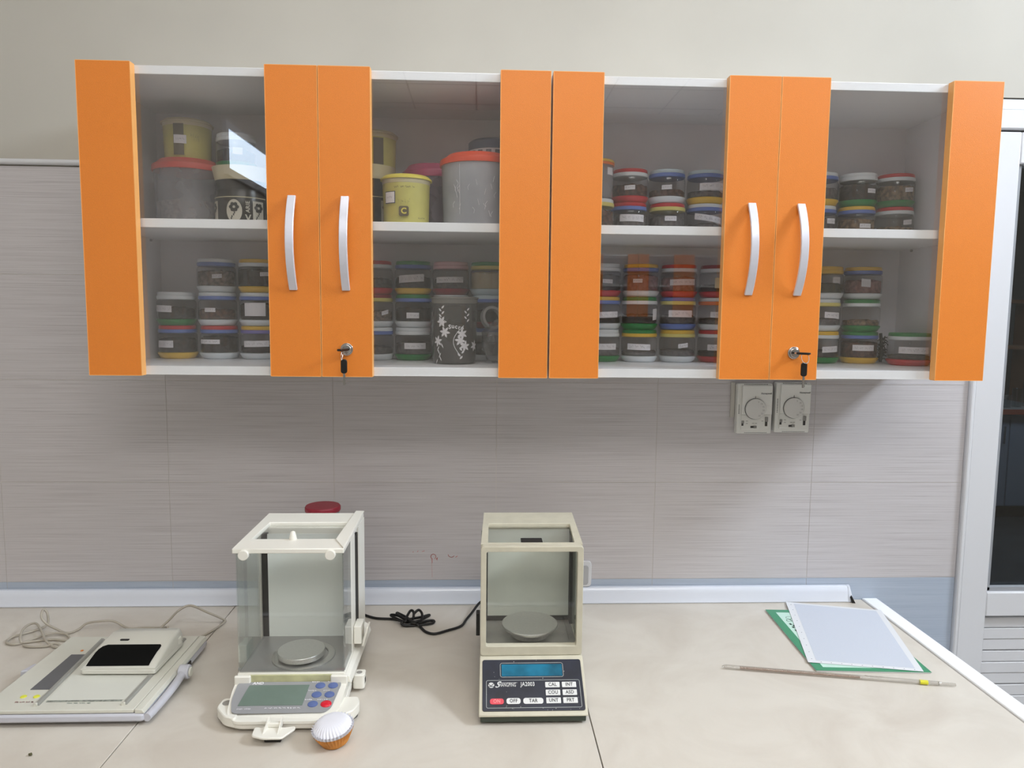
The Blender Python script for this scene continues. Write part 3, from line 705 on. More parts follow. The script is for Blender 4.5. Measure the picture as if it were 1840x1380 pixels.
# ---- clear canister with white flower print, lower shelf behind second door
t = thing('clear_canister', 'clear canister with white leaf print standing before the stacks behind second door', 'canister', (.3015, -.165, Z0))
Rc = .0505
M_smoke = thin_glass('smoky_clear_plastic', (.62, .62, .62), 1.3, haze=.16, hazecol=(170, 168, 164))
obj('canister_body', lathe([(0, .001), (.045, .001), (.0475, .004), (Rc, .128), (Rc, .142)], 48), M_smoke, t, smooth=40, local=True)
obj('lid', lathe([(0, .146), (.050, .146), (.0535, .145), (.0535, .142), (.0515, .141), (.0515, .132), (.0505, .131)], 48), thin_glass('grey_film_lid', (.6, .6, .6), 1.2, haze=.45, hazecol=(178, 176, 170)), t, smooth=40, local=True)
bm = lathe([(0, .003), (.044, .004), (.047, .085), (.03, .092), (0, .095)], 36)
for v in bm.verts:
    if v.co.z > .08: v.co.z += random.uniform(-.008, .008)
obj('contents', bm, MCN['dark'], t, smooth=60, local=True)
def leaf(bm, a0, z0, an, L, wd, R=.0502):
    q = []
    for s, wv in ((0, 0), (.3, .8), (.6, .9), (1, 0), (.6, -.9), (.3, -.8)):
        u = L*s*cos(an)-wd/2*wv*sin(an); v = L*s*sin(an)+wd/2*wv*cos(an)
        th = -pi/2+a0+u/R; rr = R-.003*(1-(z0+v)/.14)+.0006; q.append(bm.verts.new((rr*cos(th), rr*sin(th), z0+v)))
    bm.faces.new(q)
bm = bmesh.new()
for a0, z0, n in ((-.55, .092, 0), (-.78, .050, 1), (.30, .052, 3), (.52, .040, 1), (.38, .066, 2), (1.1, .04, 1), (-.4, .070, 3)):
    for i in range(6): leaf(bm, a0, z0, i*pi/3+.3*n, .013, .006)
for i in range(7): leaf(bm, -.55, .084+.006*i, pi/2+(.8 if i % 2 else -.8), .010, .0045)
for i in range(5): leaf(bm, .60, .092+.006*i, pi/2+(.8 if i % 2 else -.8), .009, .004)
for i in range(5): leaf(bm, .28+.04*i, .012+.006*i, pi/2+(.8 if i % 2 else -.8), .010, .005)
for i in range(6): leaf(bm, -.8+.1*(i % 3), .012+.007*i, -pi/2+(.5 if i % 2 else -.5), .014, .003)
st = []
for i in range(13):
    s = i/12; a = .30-.42*sin(pi*s)*.9+.15*s; z = .020+.064*s; th = -pi/2+a; rr = .0498-.003*(1-z/.14)+.0012; st.append((rr*cos(th), rr*sin(th), z))
tube(st, .0007, 5, 1, bm=bm)
stuff(obj('leaf_print', bm, M_paper, t, local=True))
bm = bmesh.new()
for i, ch in enumerate('Sucre'):
    a = -.16+.135*i; th = -pi/2+a; rr = .0505; mt = plane_m((rr*cos(th), rr*sin(th), .081+.0015*sin(i*1.3)), (-sin(th), cos(th), 0), (0, 0, 1))
    join(bm, text_bm(ch, .0125, mt, .0004, bold=.0004))
obj('lettering', bm, M_paper, t, local=True)
# roll of tape and crumpled plastic bag right of it
t = thing('tape_roll', 'pale ring of clear tape leaning behind the clear plastic bag, second door', 'tape', (.385, -.125, Z0+.1))
mt = Matrix.Rotation(radians(72), 4, 'X') @ Matrix.Rotation(.5, 4, 'Y'); bm = lathe([(.021, -.006), (.027, -.006), (.027, .006), (.021, .006), (.021, -.006)], 32)
bmesh.ops.transform(bm, matrix=mt, verts=bm.verts); obj('ring', bm, mat('pale_tape', (186, 184, 182), .35), t, smooth=40, local=True)
bm = bmesh.new(); bmesh.ops.create_icosphere(bm, subdivisions=4, radius=1)
rr = random.Random(8)
from mathutils import noise as mn
for v in bm.verts:
    n = mn.noise(v.co*2.2)+.5*mn.noise(v.co*5); v.co = Vector((v.co.x*.036, v.co.y*.030, v.co.z*.047))*(1+.28*n); v.co.z = max(v.co.z, -.045)
bmesh.ops.translate(bm, verts=bm.verts, vec=(.400, -.150, Z0+.0462))
tag(obj('plastic_bag', bm, thin_glass('crumpled_clear_plastic', (.8, .8, .8), 2.2, haze=.22, hazecol=(150, 148, 150), rough=.1), smooth=25), 'crumpled clear plastic bag right of the leaf printed canister', 'bag')

# ============================================================ WALL FITTINGS
def thermostat(x0, z0, label, rot):
    W_, H = .0875, .1245; t = thing('thermostat', label, 'thermostat', (x0+W_/2, -.0005, z0+H/2), 'thermostats under the cabinet')
    m = plane_m((x0+W_/2, -.0005, z0+H/2), (1, 0, 0), (0, 0, 1)) ; rm = Matrix.Rotation(rot, 4, 'Y')
    def loc(bm): return bm
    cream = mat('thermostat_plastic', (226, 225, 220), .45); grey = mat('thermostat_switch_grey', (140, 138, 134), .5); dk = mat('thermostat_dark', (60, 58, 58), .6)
    w2, h2 = W_/2, H/2
    bx = lambda a, b, c, d, e, f: box(a, b, -d, -c, e, f)   # x0,x1,depth0,depth1,z0,z1 (depth towards the room)
    obj('case', bx(-w2, w2, 0, .022, -h2, h2), cream, t, bevel=.003, local=True)
    obj('cover', bx(-w2+.010, w2-.002, .0221, .0275, -.014, h2-.004), cream, t, bevel=.0015, local=True)
    obj('switch_plate', bx(-w2+.010, w2-.006, .0221, .0245, -h2+.010, -.0145), cream, t, bevel=.001, local=True)
    cxd = -.001; cz = -.0005+.001
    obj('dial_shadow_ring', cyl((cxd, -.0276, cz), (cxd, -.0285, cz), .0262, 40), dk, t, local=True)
    d = obj('dial', cyl((cxd, -.0276, cz), (cxd, -.034, cz), .0252, 40), mat('dial_plastic', (212, 210, 206), .4), t, bevel=.0012, local=True)
    mt = plane_m((cxd, -.0341, cz), (1, 0, 0), (0, 0, 1)); bm = bmesh.new()
    for i, s in enumerate(('5', '10', '15', '20', '25', '30')):
        a = radians(72-27*i); join(bm, text_bm(s, .0055, mt @ Matrix.Translation((.0185*cos(a), .0185*sin(a), 0))))
    obj('numbers', bm, grey, d, local=True)
    obj('pointer_mark', bx(cxd-.0005, cxd+.0005, .0276, .0279, cz+.0262, cz+.0315), dk, t, local=True)
    obj('lettering', text_bm('Honeywell', .0058, plane_m((.026, -.0276, .0385), (1, 0, 0), (0, 0, 1)), .0003, bold=.00015), dk, t, local=True)
    for a in ((-.033, -.028, -.042, -.029), (.026, .032, -.043, -.020)):
        k = obj('switch', bx(a[0], a[1], .0246, .0252, a[2], a[3]), dk, t, local=True); obj('slider', bx(a[0], a[1], .0252, .029, (a[2]+a[3])/2, a[3]), grey, k, local=True)
    k = obj('switch', bx(-.010, .004, .0246, .0252, -.0475, -.0425), dk, t, local=True); obj('slider', bx(-.003, .004, .0252, .029, -.0475, -.0418), grey, k, local=True)
    bm = bmesh.new()
    for i in range(16): B(bm, -.028+.0038*i, -.0265+.0038*i, -.0222, -.0218, h2-.0028, h2-.0008); B(bm, -.024+.0036*i, -.0225+.0036*i, -.0222, -.0218, -h2+.0015, -h2+.0035)
    for i in range(6 if rot < 0 else 9): B(bm, -w2+.003, -w2+.0055, -.0222, -.0218, -.012+.004*i, -.0102+.004*i)
    obj('vent_slots', bm, dk, t, local=True)
    bm = bmesh.new()
    for a in ((-.022, -.031), (-.022, -.037), (.017, -.031), (-.006, -.0365), (.001, -.0365)): B(bm, a[0], a[0]+.005, -.0248, -.0245, a[1], a[1]+.0012)
    obj('switch_marks', bm, grey, t, local=True)
    t.rotation_euler = (0, rot, 0)
thermostat(.994, 1.3362, 'white dial thermostat on the tiles, left of the pair under the cabinet', -.004)
thermostat(1.090, 1.3392, 'white dial thermostat on the tiles, right of the pair under the cabinet', .006)
obj('cable_stub', box(.983, .9925, -.006, -.0002, 1.375, 1.462), mat('painted_wire', (196, 192, 184), .6), wb)

t = thing('wall_socket', 'white wall socket plate with grey insert behind the beige balance', 'socket', (.6, -.0005, .968))
m = plane_m((.5995, -.0003, .9685), (1, 0, 0), (0, 0, 1))
obj('face_plate', slab(rrect(-.043, .043, -.0435+.0155, .0395, .010), m, 0, .010), M_pvc, t, bevel=.002)
obj('insert', slab(rrect(-.035, .035, -.021, .029, .007), m, .0101, .013), mat('socket_grey', (176, 176, 178), .45), t, bevel=.001)
# red pen marks on the tiles
bm = bmesh.new(); m = plane_m((.24, -.0002, 1.02), (1, 0, 0), (0, 0, 1))
arc = lambda cx, cy, r, a, b, n=8, ky=1: [(cx+r*cos(radians(a+(b-a)*i/n)), cy+ky*r*sin(radians(a+(b-a)*i/n))) for i in range(n+1)]
ribbon([arc(.004, -.002, .0065, -60, 250), [(.0005, -.008), (.001, -.018)], [(.011, -.009), (.014, -.005), (.013, -.011)], arc(.049, .004, .008, 190, 330), [(.060, -.004), (.064, -.001)]], .0012, m, bm)
ribbon([[(0, -.018), (.001, -.055)]], .0004, m, bm)
ribbon([[(-.047, .009), (-.046, .011)], [(-.036, .010), (-.034, .013)], [(-.024, .011), (-.018, .013)]], .0010, m, bm)
stuff(obj('pen_marks', bm, mat('red_marker', (196, 96, 88), .7), wb))

# container with a dark red lid hidden behind the white balance
vessel('tall_container', 'container with dark red round lid standing behind the white balance', 'container', -.008, -.095, .9,
       [('container_body', [(0, 0.0005), (.036, .0005), (.038, .004), (.038, .262), (0, .262)], M_haze), ('lid', [(0, .2625), (.040, .2625), (.041, .265), (.041, .272), (.039, .275), (0, .276)], mat('dark_red_lid', (150, 30, 50), .45))])

# ============================================================ WHITE ANALYTICAL BALANCE
A = thing('analytical_balance', 'white analytical balance with glass draft shield, steel pan and grey keypad', 'balance', (.015, -.40, .9))
G = mat('grey_membrane', (150, 150, 152), .45); M_drk = mat('dark_slot', (30, 28, 24), .6)
# chassis and keypad housing
def rpoly(pts, r=.006, n=4):
    out = []; N = len(pts)
    for i in range(N):
        p = Vector(pts[i]).to_2d(); a = Vector(pts[i-1]).to_2d(); b = Vector(pts[(i+1) % N]).to_2d()
        d1 = (a-p); d2 = (b-p); rr = min(r, d1.length*.45, d2.length*.45); p1 = p+d1.normalized()*rr; p2 = p+d2.normalized()*rr
        for k in range(n+1):
            s = k/n; out.append(tuple((1-s)**2*p1+2*s*(1-s)*p+s*s*p2))
    return out
chas = rpoly([(-.062, -.571), (-.086, -.545), (-.088, -.50), (-.088, -.235), (.112, -.235), (.118, -.50), (.118, -.545), (.095, -.571)], .02)
obj('chassis', prism(chas, .906, .922), M_off, A, bevel=.003)
# bezel ring with sloped top
def zt(x, y): return .943 if y > -.482 else .943-( -.482-y)*.021/.09
out = rpoly([(-.088, -.476), (-.088, -.50), (-.080, -.555), (-.062, -.574), (.088, -.574), (.110, -.556), (.116, -.50), (.116, -.476)], .016)
bm = prism(out, .9225, .94, top=lambda x, y: zt(x, y)-(.004 if y < -.57 else 0))
obj('keypad_housing', bm, M_off, A, bevel=.003)
# membrane plane
mo = Vector((.0135, -.515, .9361)); mx_ = Vector((1, 0, 0)); my_ = Vector((0, .09, .021)).normalized()
MA = plane_m(mo, mx_, my_)
memb = rpoly([(-.096, .035), (-.0985+.004, -.010), (-.085, -.042), (.076, -.042), (.086, -.030), (.094, .035)], .010)
obj('keypad_membrane', slab(memb, MA, .0001, .0014), G, A)
obj('display', slab([(-.073, .026), (.036, .026), (.034, -.0245), (-.079, -.0245)][::-1], MA, .0014, .0022), mat('lcd_green', (112, 128, 118), .3, var=.05, scale=20), A)
bm = bmesh.new()
for y, xs in ((.024, (.056, .079)), (.001, (.054, .077)), (-.022, (.052,))):
    for x in xs:
        tmp = lathe([(0, .0014), (.009, .0014), (.0088, .0024), (.005, .0034), (0, .0036)], 24); bmesh.ops.transform(tmp, matrix=MA @ Matrix.Translation((x, y, 0)) @ Matrix.Diagonal((1, .85, 1, 1)), verts=tmp.verts)
        obj('button', tmp, mat('blue_button', (92, 108, 158), .25), A, smooth=60)
tmp = lathe([(0, .0014), (.0098, .0014), (.0094, .0026), (.006, .0036), (0, .0038)], 24); bmesh.ops.transform(tmp, matrix=MA @ Matrix.Translation((.0755, -.022, 0)) @ Matrix.Diagonal((1, .85, 1, 1)), verts=tmp.verts)
obj('button', tmp, mat('red_button', (214, 30, 50), .25), A, smooth=60)['label'] = 'red round button'
bm = text_bm('A', .0088, MA @ Matrix.Translation((-.0655, .0312, .0014)), .0004, bold=.0004, sx=1.0)
join(bm, text_bm('ND', .0088, MA @ Matrix.Translation((-.0555, .0312, .0014)), .0004, bold=.0004, sx=.95))
for i, (x, y, wd) in enumerate(((-.073, -.032, .01), (-.060, -.032, .01), (-.015, -.0305, .03), (.015, -.0305, .028), (.046, .034, .014), (.072, .034, .008), (.044, .0115, .014), (.069, .0115, .010), (.042, -.011, .013), (.066, -.011, .016))):
    ribbon(scribble(3, wd, .0022, 30+i), .0007, MA @ Matrix.Translation((x, y, .0014)), bm)
obj('panel_lettering', bm, M_paper, A)
# foot ears with levelling screws
for pts, hole in (([(-.086, -.498), (-.104, -.500), (-.106, -.530), (-.083, -.560), (-.060, -.570), (-.064, -.52)], (-.091, -.517)),
                  ([(.112, -.50), (.140, -.498), (.146, -.522), (.138, -.548), (.108, -.566), (.100, -.54)], None)):
    e = obj('foot_bracket', prism(rpoly(pts, .008), .9075, .9255), M_off, A, bevel=.002)
    if hole: obj('levelling_screw', cyl((hole[0], hole[1], .9256), (hole[0], hole[1], .9262), .0085, 24), mat('screw_recess', (150, 146, 140), .5), e)
for x, y in ((-.090, -.520), (.128, -.520), (-.07, -.26), (.09, -.26)):
    obj('foot', cyl((x, y, .9002), (x, y, .9078), .014, 24), mat('grey_foot', (96, 94, 90), .6), A)
# weighing chamber floor, side rails, clips, yellowed front strip
obj('chamber_base', box(-.086, .112, -.476, -.24, .9225, .9600), M_off, A, bevel=.002)
obj('floor_plate', box(-.083, .109, -.472, -.325, .9601, .9622), mat('grey_steel_plate', (164, 162, 160), .35, metal=.4), A)
obj('front_strip', box(-.062, .088, -.4795, -.4762, .940, .957), mat('yellowed_plastic', (206, 204, 160), .5, var=.12, scale=30), A)
for x0, x1 in ((-.090, -.060), (.086, .117)):
    obj('glass_clip', prism(rrect(x0, x1, -.484, -.4765, .003), .935, .9575), M_off, A, bevel=.002)
# shield glass
obj('front_pane', box(-.084, .111, -.4755, -.4725, .9575, 1.1905), M_clear, A)
obj('side_pane', box(.1085, .111, -.4715, -.402, .9623, 1.188), thin_glass('side_balance_glass', (.82, .84, .83), 1.6, haze=.15), A)
obj('side_pane', box(-.084, -.0815, -.4715, -.345, .9623, 1.188), thin_glass('side_balance_glass2', (.88, .91, .9), 1.6, haze=.08), A)
obj('side_pane', box(-.0795, -.078, -.43, -.325, .9623, 1.180), M_clear, A)
# top frame
bm = bmesh.new(); zt0, zt1 = 1.1885, 1.1975
fr_o = [(-.0888, -.479), (.1127, -.479), (.1105, -.240), (-.0900, -.240)]; fr_i = [(-.072, -.4285), (.0880, -.4285), (.0905, -.3100), (-.0690, -.3100)]
vo = [[bm.verts.new((x, y, z)) for x, y in fr_o] for z in (zt0, zt1)]; vi = [[bm.verts.new((x, y, z)) for x, y in fr_i] for z in (zt0, zt1)]
for i in range(4):
    j = (i+1) % 4
    bm.faces.new([vo[1][i], vo[1][j], vi[1][j], vi[1][i]]); bm.faces.new([vo[0][j], vo[0][i], vi[0][i], vi[0][j]])
    bm.faces.new([vo[0][i], vo[0][j], vo[1][j], vo[1][i]]); bm.faces.new([vi[0][j], vi[0][i], vi[1][i], vi[1][j]])
obj('top_frame', bm, M_off, A, bevel=.0015)
obj('top_rail', prism([(-.072, -.4285), (.089, -.4285), (.0895, -.417), (-.071, -.417)], 1.193, 1.1965), M_off, A, bevel=.001)
obj('top_pane', box(-.071, .0895, -.417, -.309, 1.1905, 1.1925), M_clear, A)
obj('top_side_rail', hexa([(.0885, -.4285, 1.1976), (.112, -.479, 1.1976), (.1105, -.232, 1.1976), (.0925, -.232, 1.1976), (.0885, -.4285, 1.2), (.112, -.479, 1.2), (.1105, -.232, 1.2), (.0925, -.232, 1.2)]), M_off, A, bevel=.0006)
obj('top_knob', lathe([(.0075, 0), (.006, .008), (.004, .015), (0, .017)], 20, (.0064, -.421, 1.1966)), M_off, A, smooth=50)
for x in (-.0677, .0885): obj('front_knob', cyl((x, -.4758, 1.1865), (x, -.484, 1.1865), .0095, 28), M_off, A, bevel=.001)
# rear column with back plate
obj('rear_column', box(-.090, .1085, -.314, -.238, .9605, 1.1884), M_off, A, bevel=.002)
obj('back_plate', box(-.0700, .0985, -.3262, -.3245, .9623, 1.178), mat('pale_back_plate', (232, 236, 232), .5), A)
obj('dark_slot', box(-.0825, -.0705, -.3255, -.3145, .9623, 1.178), M_drk, A)
obj('channel_post', box(-.0905, -.083, -.3265, -.3145, .9623, 1.188), M_off, A)
obj('side_post', box(.104, .1115, -.401, -.356, .9623, 1.188), M_off, A, bevel=.001)
obj('dark_slot', box(.1005, .1100, -.3555, -.3145, .9623, 1.178), M_drk, A)
obj('side_column', box(.1087, .1115, -.313, -.24, .9605, 1.188), M_off, A)
# pan
pn = obj('weighing_pan', lathe([(0, .9695), (.0425, .9695), (.0445, .971), (.0450, .9785), (.0437, .9805), (0, .9805)], 48, (.0185, -.4225, 0)), M_steel, A, smooth=40)
obj('draft_ring', lathe([(.047, .9625), (.0595, .9625), (.0595, .9645), (.058, .9655), (.047, .9648)], 56, (.0205, -.4125, 0)), M_steel, A, smooth=40)
obj('pan_stem', cyl((.0185, -.4225, .9622), (.0185, -.4225, .9695), .012), M_steel, A)
# right side: lower rail, slide handle, anti-theft bracket; left tab
obj('side_rail', hexa([(.1121, -.478, .944), (.124, -.478, .940), (.126, -.25, .940), (.1121, -.25, .956), (.1121, -.478, .957), (.120, -.478, .953), (.122, -.25, .953), (.1121, -.25, .960)]), M_off, A, bevel=.001)
obj('slide_handle', prism(rrect(.1118, .127, -.386, -.346, .003), .972, 1.008), M_off, A, bevel=.0015)
mt = plane_m((.1335, -.366, .984), (.25, .0, .97), (-.0, 1, 0)); obj('handle_flap', slab(rrect(-.021, .021, -.014, .014, .003), mt, -.002, .002), M_off, A, bevel=.001)
obj('slide_handle', prism([(-.0842, -.425), (-.0842, -.385), (-.098, -.388), (-.101, -.425)], .955, .990), M_off, A, bevel=.0015)
bk = obj('side_bracket', prism(rrect(.119, .141, -.440, -.415, .005), .9075, .935), M_off, A, bevel=.0015)
obj('bracket_hole', cyl((.130, -.4275, .9351), (.130, -.4275, .9355), .0055, 20), mat('screw_recess', (150, 146, 140), .5), bk)
obj('bracket_slot', box(.1411, .1414, -.434, -.424, .916, .926), M_drk, bk)
obj('levelling_screw', cyl((-.094, -.43, .944), (-.099, -.43, .944), .004, 12), M_chrome, A)
# loose white clip in front
t = thing('hook_clip', 'small white plastic clip with two upright fins lying before the white balance', 'clip', (.012, -.592, .9))
obj('clip_foot', box(-.002, .026, -.600, -.588, .9005, .9125), M_drk, t, bevel=.001)
obj('clip_tray', prism(rpoly([(-.0235, -.580), (-.0215, -.606), (.000, -.614), (.031, -.614), (.047, -.586), (.045, -.579), (.024, -.583), (.018, -.577), (-.006, -.577), (-.010, -.582)], .005), .913, .917), M_off, t, bevel=.0012)
for x, dx in ((-.003, -.003), (.0215, 0)):
    obj('clip_fin', hexa([(x-.001, -.604, .917), (x+.001, -.604, .917), (x+.0015+dx*-1, -.577, .917), (x-.001+dx*-1, -.577, .917), (x-.001, -.596, .920), (x+.001, -.596, .920), (x+.0015-dx, -.574, .933), (x-.0005-dx, -.574, .933)]), M_off, t)
obj('clip_bridge', box(-.001, .0205, -.584, -.577, .917, .925), M_off, t, bevel=.002)

# muffin cup stack
MT = thing('muffin_cups', 'stack of fluted white paper muffin cups in a golden brown one', 'paper cups', (.118, -.603, .9005))
NF = 34
def cup(name, r0, r1, h, m, z=0, cap=True):
    bm = bmesh.new(); prof = [(r0, 0), (r0+(r1-r0)*.33, h*.33), (r0+(r1-r0)*.66, h*.66), (r1, h)]; n = NF*4; rings = []
    for i, (r, zz) in enumerate(prof):
        amp = .055*(i+.5)/3
        rings.append([bm.verts.new((r*(1+amp*cos(NF*2*pi*k/n))*cos(2*pi*k/n), r*(1+amp*cos(NF*2*pi*k/n))*sin(2*pi*k/n), z+zz+(.0016*cos(NF*2*pi*k/n) if i == 3 else 0))) for k in range(n)])
    for a, b in zip(rings, rings[1:]):
        for k in range(n): bm.faces.new([a[k], a[(k+1) % n], b[(k+1) % n], b[k]])
    if cap: bm.faces.new(rings[0])
    return obj(name, bm, m, MT, smooth=50, local=True)
cup('brown_cup', .0225, .0330, .0225, mat('golden_baking_paper', (214, 142, 60), .6, var=.15, scale=60))['label'] = 'golden brown fluted paper cup'
M_wp = mat('white_baking_paper', (232, 232, 240), .75)
for i in range(3): cup('white_cup', .0222, .0335+.0003*i, .0225, M_wp, .0022+.0020*i)
# inverted cup closing the top, lying tilted
bm = bmesh.new(); n = NF*4; rings = []
for i, (r, zz) in enumerate(((.0312, .0262), (.0300, .0300), (.0268, .0338), (.0220, .0362), (.013, .0372), (.0001, .0375))):
    amp = (.045, .045, .04, .02, 0, 0)[i]
    rings.append([bm.verts.new((r*(1+amp*cos(NF*2*pi*k/n))*cos(2*pi*k/n)-.001*i, r*(1+amp*cos(NF*2*pi*k/n))*sin(2*pi*k/n)+.0015*i, zz)) for k in range(n)])
for a, b in zip(rings, rings[1:]):
    for k in range(n): bm.faces.new([a[k], a[(k+1) % n], b[(k+1) % n], b[k]])
obj('white_cup', bm, M_wp, MT, smooth=50, local=True)
MT.rotation_euler = (radians(5), radians(-7), 0)
MT.location.z += .0032

# ============================================================ BEIGE BALANCE
Bq = thing('precision_balance', 'beige precision balance with square glass shield and dark blue keypad', 'balance', (.46, -.40, .9))
M_grn = mat('dark_green_base', (58, 66, 56), .5)
obj('base', box(.3635, .5525, -.556, -.215, .9045, .9165), M_grn, Bq, bevel=.002)
for x in (.38, .535):
    for y in (-.53, -.24): obj('foot', cyl((x, y, .9003), (x, y, .905), .009, 16), M_black, Bq)
# lower housing with sloped front
bm = hexa([(.3605, -.5605, .9168), (.5555, -.5605, .9168), (.5600, -.212, .9168), (.3655, -.212, .9168), (.3605, -.5605, .9200), (.5555, -.5605, .9200), (.5570, -.4625, .9815), (.3620, -.4625, .9815)])
obj('keypad_housing', bm, M_beige, Bq, bevel=.003)
obj('lower_housing', hexa([(.3622, -.462, .9169), (.5568, -.462, .9169), (.5600, -.212, .9169), (.3655, -.212, .9169), (.3622, -.462, .981), (.5568, -.462, .981), (.5600, -.212, .981), (.3655, -.212, .981)]), M_beige, Bq, bevel=.002)
pa = Vector((.3620, -.4625, .9815)); pb = Vector((.5570, -.4625, .9815)); pc = Vector((.3605, -.5605, .9200)); pd = Vector((.5555, -.5605, .9200))
PB = plane_m(tuple((pa+pb+pc+pd)/4), (1, 0, 0), tuple((pa-pc+pb-pd).normalized())); HL = (pa-pc).length; WL = .195
uv = lambda u, v: ((u-.5)*WL, (.5-v)*HL)
def uvr(u0, u1, v0, v1, r): a = uv(u0, v1); b = uv(u1, v0); return rrect(a[0], b[0], a[1], b[1], r)
def outline(u0, u1, v0, v1, r, wd, z):
    p = uvr(u0, u1, v0, v1, r); p = p+[p[0]]; return ribbon([p], wd, PB @ Matrix.Translation((0, 0, z)))
M_navy = mat('navy_membrane', (34, 38, 54), .3, var=.25, scale=25)
obj('keypad_membrane', slab(uvr(.03, .975, .07, .935, .004), PB, .0002, .0012), M_navy, Bq)
bm = outline(.2, .80, .13, .375, .004, .0007, .0012); join(bm, outline(.067, .945, .43, .885, .003, .0007, .0012)); obj('panel_outline', bm, mat('pale_print', (190, 194, 190), .6), Bq)
obj('display', slab(uvr(.213, .79, .155, .36, .001), PB, .0012, .0018), mat('blue_display', (28, 116, 148), .15, var=.25, scale=22), Bq)
M_bw = mat('button_white', (222, 222, 220), .45); M_bk = mat('button_print', (70, 70, 74), .6)
def btn(u0, u1, v0, v1, s, r, m=M_bw, tc=M_bk):
    b = obj('button', slab(uvr(u0, u1, v0, v1, r), PB, .0012, .0022), m, Bq); c = uv((u0+u1)/2, (v0+v1)/2)
    obj('button_lettering', text_bm(s, .0092, PB @ Matrix.Translation((c[0], c[1], .0022)), .0003, bold=.0002, sx=.85), tc, b); return b
for v0, v1, names in ((.468, .558, ('CAL', 'INT')), (.597, .690, ('COU', 'ASD')), (.727, .820, ('UNT', 'PRT'))):
    btn(.620, .755, v0, v1, names[0], .001); btn(.777, .911, v0, v1, names[1], .001)
btn(.10, .227, .735, .828, 'ON', .0044, mat('coral_button', (224, 74, 88), .4), mat('pink_print', (244, 150, 150), .6))['label'] = 'coral red ON button'
btn(.252, .382, .73, .825, 'OFF', .0044); btn(.407, .592, .73, .825, 'TAR', .0044)
c = uv(.335, .505); bm = text_bm('S', .017, PB @ Matrix.Translation((uv(.165, .51)[0], c[1], .0012)), .0004, shear=.5, bold=.0002)
join(bm, text_bm('HANGPING', .0104, PB @ Matrix.Translation((uv(.266, .5)[0], c[1]-.0005, .0012)), .0004, bold=.00008, sx=.54))
ribbon([[uv(.17, .472), uv(.355, .472)]], .0006, PB @ Matrix.Translation((0, 0, .0013)), bm)
join(bm, text_bm('JA2003', .0112, PB @ Matrix.Translation((uv(.455, .5)[0], c[1]+.0006, .0012)), .0004, bold=.00022, sx=.74))
q = uv(.113, .51)
obj('panel_lettering', bm, mat('silver_print', (214, 214, 212), .5), Bq)
lg = obj('logo', slab([(q[0]+.0056*cos(a), q[1]+.0052*sin(a)) for a in [2*pi*i/28 for i in range(28)]], PB, .0012, .0017), mat('silver_print', (214, 214, 212), .5), Bq)
bm = ribbon([[(q[0]-.0055, q[1]+.0025), (q[0]-.0005, q[1]-.002)], [(q[0]+.0055, q[1]+.004), (q[0]-.0005, q[1]-.002)], [(q[0]-.0045, q[1]-.0028), (q[0]+.0045, q[1]-.0028)]], .0011, PB @ Matrix.Translation((0, 0, .0018)))
obj('logo_cut', bm, M_navy, lg)
bm = bmesh.new(); rr = random.Random(3)
for i in range(34):
    u, v = rr.uniform(.05, .96), rr.choice((rr.uniform(.08, .43), rr.uniform(.83, .93), rr.uniform(.55, .93))); x, y = uv(u, v); s = rr.uniform(.0003, .0009)
    slab([(x+s*cos(a), y+s*sin(a)) for a in (0, 1.2, 2.4, 3.8, 5)], PB, .0012, .0014, bm)
stuff(obj('paint_specks', bm, mat('pale_specks', (170, 170, 168), .7), Bq))
# shield housing: rounded frame with open windows
FX0, FX1, FZ0, FZ1 = .3628, .5562, .9815, 1.1935
def front_frame(y0, y1):
    bm = bmesh.new(); o_ = rrect(FX0, FX1, FZ0, FZ1, .006, 4)
    o_ = [(x, z) for x, z in o_]; i_ = rrect(.3735, .5450, 1.0000, 1.1835, .003, 4)
    n = len(o_); R_ = []
    for y in (y0, y1): R_.append(([bm.verts.new((x, y, z)) for x, z in o_], [bm.verts.new((x, y, z)) for x, z in i_]))
    for k in range(n):
        j = (k+1) % n
        for a, b in ((R_[0][0], R_[0][1]), (R_[1][1], R_[1][0])): bm.faces.new([a[k], a[j], b[j], b[k]])
        bm.faces.new([R_[0][0][k], R_[0][0][j], R_[1][0][j], R_[1][0][k]]); bm.faces.new([R_[0][1][k], R_[0][1][j], R_[1][1][j], R_[1][1][k]])
    return bm
obj('front_frame', front_frame(-.460, -.445), M_beige, Bq, bevel=.001)
obj('front_pane', box(.3735, .545, -.448, -.446, 1.0, 1.1835), M_clear, Bq)
# roof with window
bm = bmesh.new(); zt0, zt1 = 1.184, 1.1935
fo = [(FX0, -.4445), (FX1, -.4445), (.5625, -.224), (.3690, -.224)]; fi = [(.3765, -.434), (.5415, -.434), (.5470, -.308), (.3785, -.308)]
vo = [[bm.verts.new((x, y, z)) for x, y in fo] for z in (zt0, zt1)]; vi = [[bm.verts.new((x, y, z)) for x, y in fi] for z in (zt0, zt1)]
for i in range(4):
    j = (i+1) % 4
    bm.faces.new([vo[1][i], vo[1][j], vi[1][j], vi[1][i]]); bm.faces.new([vo[0][j], vo[0][i], vi[0][i], vi[0][j]])
    bm.faces.new([vo[0][i], vo[0][j], vo[1][j], vo[1][i]]); bm.faces.new([vi[0][j], vi[0][i], vi[1][i], vi[1][j]])
obj('roof', bm, M_beige, Bq, bevel=.001)
tp = obj('top_pane', box(.3768, .542, -.4335, -.3085, 1.186, 1.188), M_clear, Bq)
obj('pane_grip', box(.4400, .4815, -.434, -.402, 1.1882, 1.1925), M_black, tp, bevel=.001)
